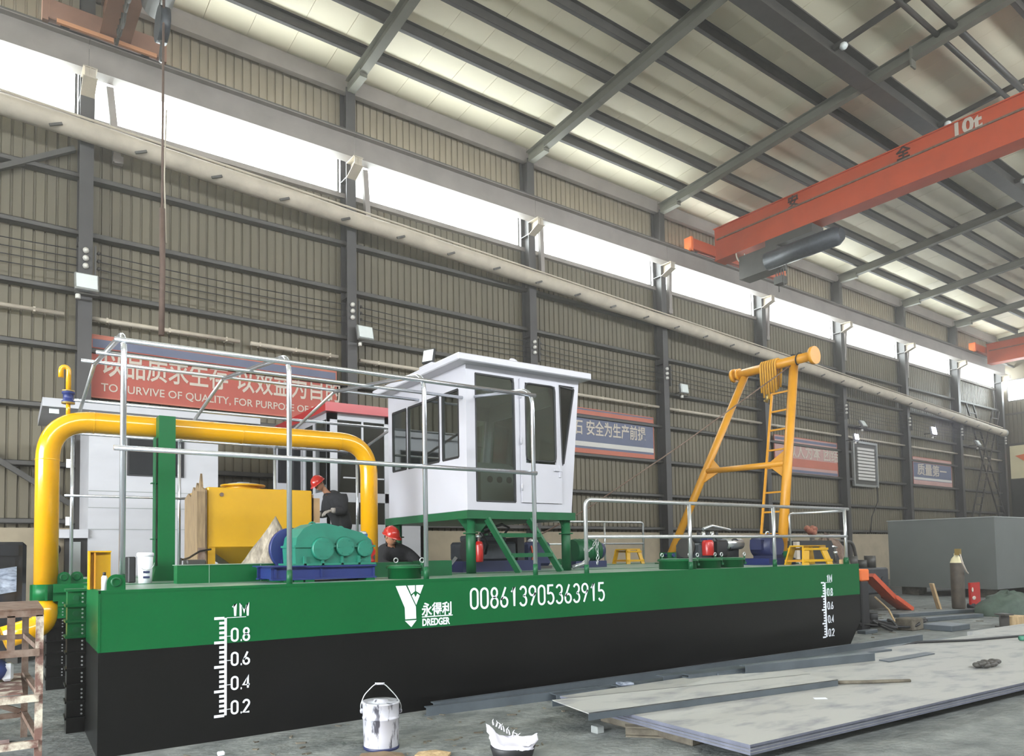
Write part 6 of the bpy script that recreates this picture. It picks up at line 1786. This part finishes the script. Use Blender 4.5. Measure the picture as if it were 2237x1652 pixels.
def worker(label, J, fwd_head, up_head, foot_dir, glasses=False, glove=True):
    o = thing('person', label, 'person', J['base'])
    V = lambda k: Vector(J[k])
    names = ['pelvis', 'waist', 'chest', 'neck', 'head', 'shL', 'elL', 'wrL', 'shR', 'elR', 'wrR', 'hipL', 'knL', 'anL', 'toL', 'hipR', 'knR', 'anR', 'toR']
    E_ = [(0, 1), (1, 2), (2, 3), (3, 4), (2, 5), (5, 6), (6, 7), (2, 8), (8, 9), (9, 10), (0, 11), (11, 12), (12, 13), (13, 14), (0, 15), (15, 16), (16, 17), (17, 18)]
    B_ = J.pop('build', 1.0)
    Rb = [(0.12, 0.09), (0.11, 0.08), (0.12, 0.085), 0.05, 0.055, 0.045, 0.034, 0.027, 0.045, 0.034, 0.027, 0.075, 0.05, 0.036, 0.03, 0.075, 0.05, 0.036, 0.03]
    skin_mesh('body', [V(k) for k in names], E_, Rb, 'skin', o, 1)
    # jacket over torso and sleeves
    jn = ['pelvis', 'waist', 'chest', 'collar', 'shL', 'elL', 'cuL', 'shR', 'elR', 'cuR']
    J['collar'] = V('chest').lerp(V('neck'), 0.75)
    J['cuL'] = V('elL').lerp(V('wrL'), 0.92)
    J['cuR'] = V('elR').lerp(V('wrR'), 0.92)
    Ej = [(0, 1), (1, 2), (2, 3), (2, 4), (4, 5), (5, 6), (2, 7), (7, 8), (8, 9)]
    Rj = [tuple(B_ * q for q in r) if isinstance(r, tuple) else B_ * r for r in [(0.185, 0.15), (0.175, 0.14), (0.19, 0.155), 0.09, 0.105, 0.072, 0.052, 0.105, 0.072, 0.052]]
    jk_ = skin_mesh('jacket', [V(k) for k in jn], Ej, Rj, 'work_cloth', o, 2)
    MB().tube(fillet([V('collar') + Vector((0.06 * math.cos(a), 0.06 * math.sin(a), 0.0)) for a in [2 * PI * k / 12 for k in range(13)]], 0.01, 2), 0.02, 6).build('collar', 'work_cloth', jk_)
    tn = ['pelvis', 'hipL', 'knL', 'anL', 'hipR', 'knR', 'anR']
    skin_mesh('trousers', [V(k) for k in tn], [(0, 1), (1, 2), (2, 3), (0, 4), (4, 5), (5, 6)], [(0.17, 0.14), 0.115, 0.082, 0.065, 0.115, 0.082, 0.065], 'work_cloth', o, 2)
    for s_ in ('L', 'R'):
        a, t = V('an' + s_), V('to' + s_)
        z0 = J['base'][2]
        d = Vector((t.x - a.x, t.y - a.y, 0)).normalized()
        MB().tube([a + Vector((0, 0, -0.02)) - d * 0.06, a + d * 0.05 - Vector((0, 0, 0.03)), t], [0.05, 0.048, 0.036], 10).build('shoe', 'black_rubber', o)
        gm_ = 'glove' if glove else 'skin'
        w, e = V('wr' + s_), V('el' + s_)
        hand(o, w, J.get('hd' + s_, (w - e)), J.get('pn' + s_, (0, 0, -1)), gm_, 0.45, 1.2 if glove else 1.0, 'glove' if glove else 'hand')
        if glove:
            MB().cyl(w - (w - e).normalized() * 0.06, w + (w - e).normalized() * 0.02, 0.052, 0.04, 12).build('glove_cuff', 'glove', o)
    head(o, V('head'), fwd_head, up_head, 1.0, glasses)
    return o

# standing hunched beside the tank, facing left
worker('worker in red helmet and dark jacket bending beside the yellow tank, gloved hands forward', dict(
    base=(4.2, 5.3, 0.86), pelvis=(4.30, 5.3, 1.86), waist=(4.29, 5.3, 2.1), chest=(4.19, 5.3, 2.38), neck=(3.97, 5.28, 2.60), head=(3.84, 5.25, 2.71),
    shL=(4.1, 5.48, 2.43), elL=(4.1, 5.6, 2.22), wrL=(3.9, 5.42, 2.2), shR=(4.13, 5.1, 2.43), elR=(4.2, 4.98, 2.23), wrR=(3.98, 5.0, 2.25),
    hipL=(4.32, 5.41, 1.78), knL=(4.26, 5.43, 1.34), anL=(4.36, 5.43, 0.95), toL=(4.15, 5.43, 0.9), hipR=(4.32, 5.19, 1.78), knR=(4.28, 5.17, 1.34), anR=(4.4, 5.17, 0.95), toR=(4.2, 5.17, 0.9),
    hdL=(-1, 0, -0.3), hdR=(-1, 0.1, -0.3), pnL=(0, 0, -1), pnR=(0, 0.3, -1), build=1.25), (-0.8, -0.42, -0.6), (-0.5, 0.0, 0.85), (-1, 0, 0))
# crouching low on the deck, leaning on his forearms towards the near hatch
def sh(d, dx, dy, dz=0):
    return {k: ((v[0] + dx, v[1] + dy, v[2] + dz) if k not in ('hdL', 'hdR', 'pnL', 'pnR', 'build') else v) for k, v in d.items()}
worker('worker in red helmet and spectacles crouching low on deck behind the round hatch', sh(dict(
    base=(4.35, 3.3, HT), pelvis=(4.42, 3.92, 1.47), waist=(4.42, 3.74, 1.52), chest=(4.38, 3.5, 1.53), neck=(4.27, 3.36, 1.63), head=(4.22, 3.27, 1.755),
    shL=(4.58, 3.42, 1.5), elL=(4.64, 3.2, 1.36), wrL=(4.42, 3.02, 1.33), shR=(4.16, 3.42, 1.5), elR=(4.06, 3.22, 1.36), wrR=(4.2, 3.03, 1.33),
    hipL=(4.53, 3.9, 1.43), knL=(4.62, 3.5, 1.33), anL=(4.58, 3.9, 1.31), toL=(4.58, 4.05, 1.30), hipR=(4.3, 3.9, 1.43), knR=(4.16, 3.55, 1.33), anR=(4.24, 3.92, 1.31), toR=(4.24, 4.07, 1.30),
    hdL=(-0.4, -1, -0.1), hdR=(0.5, -1, -0.1), pnL=(0, 0, -1), pnR=(0, 0, -1), build=1.05), -0.27, -0.45), (0.25, -0.9, -0.35), (0.05, -0.3, 0.95), (0, 1, 0), True, False)
# ------------------------------------------------------------ dusty air of the workshop, glowing near the strip windows
hm_ = bpy.data.materials.new('dusty_air')
hm_.use_nodes = True
hm_.node_tree.nodes.clear()
ho = hm_.node_tree.nodes.new('ShaderNodeOutputMaterial')
hv = hm_.node_tree.nodes.new('ShaderNodeVolumeScatter')
hv.inputs['Color'].default_value = (1.0, 0.95, 0.88, 1)
hv.inputs['Density'].default_value = 0.0048
hv.inputs['Anisotropy'].default_value = 0.6
hm_.node_tree.links.new(hv.outputs[0], ho.inputs['Volume'])
MATS['dusty_air'] = hm_
hz_ = struct(MB().box(-13.9, 49.5, -14.3, 10.29, 0.005, 14.9).build('haze', 'dusty_air'))
hz_['kind'] = 'stuff'
hz_['label'] = 'thin dusty haze hanging in the air of the whole hall'
hz_['category'] = 'haze'
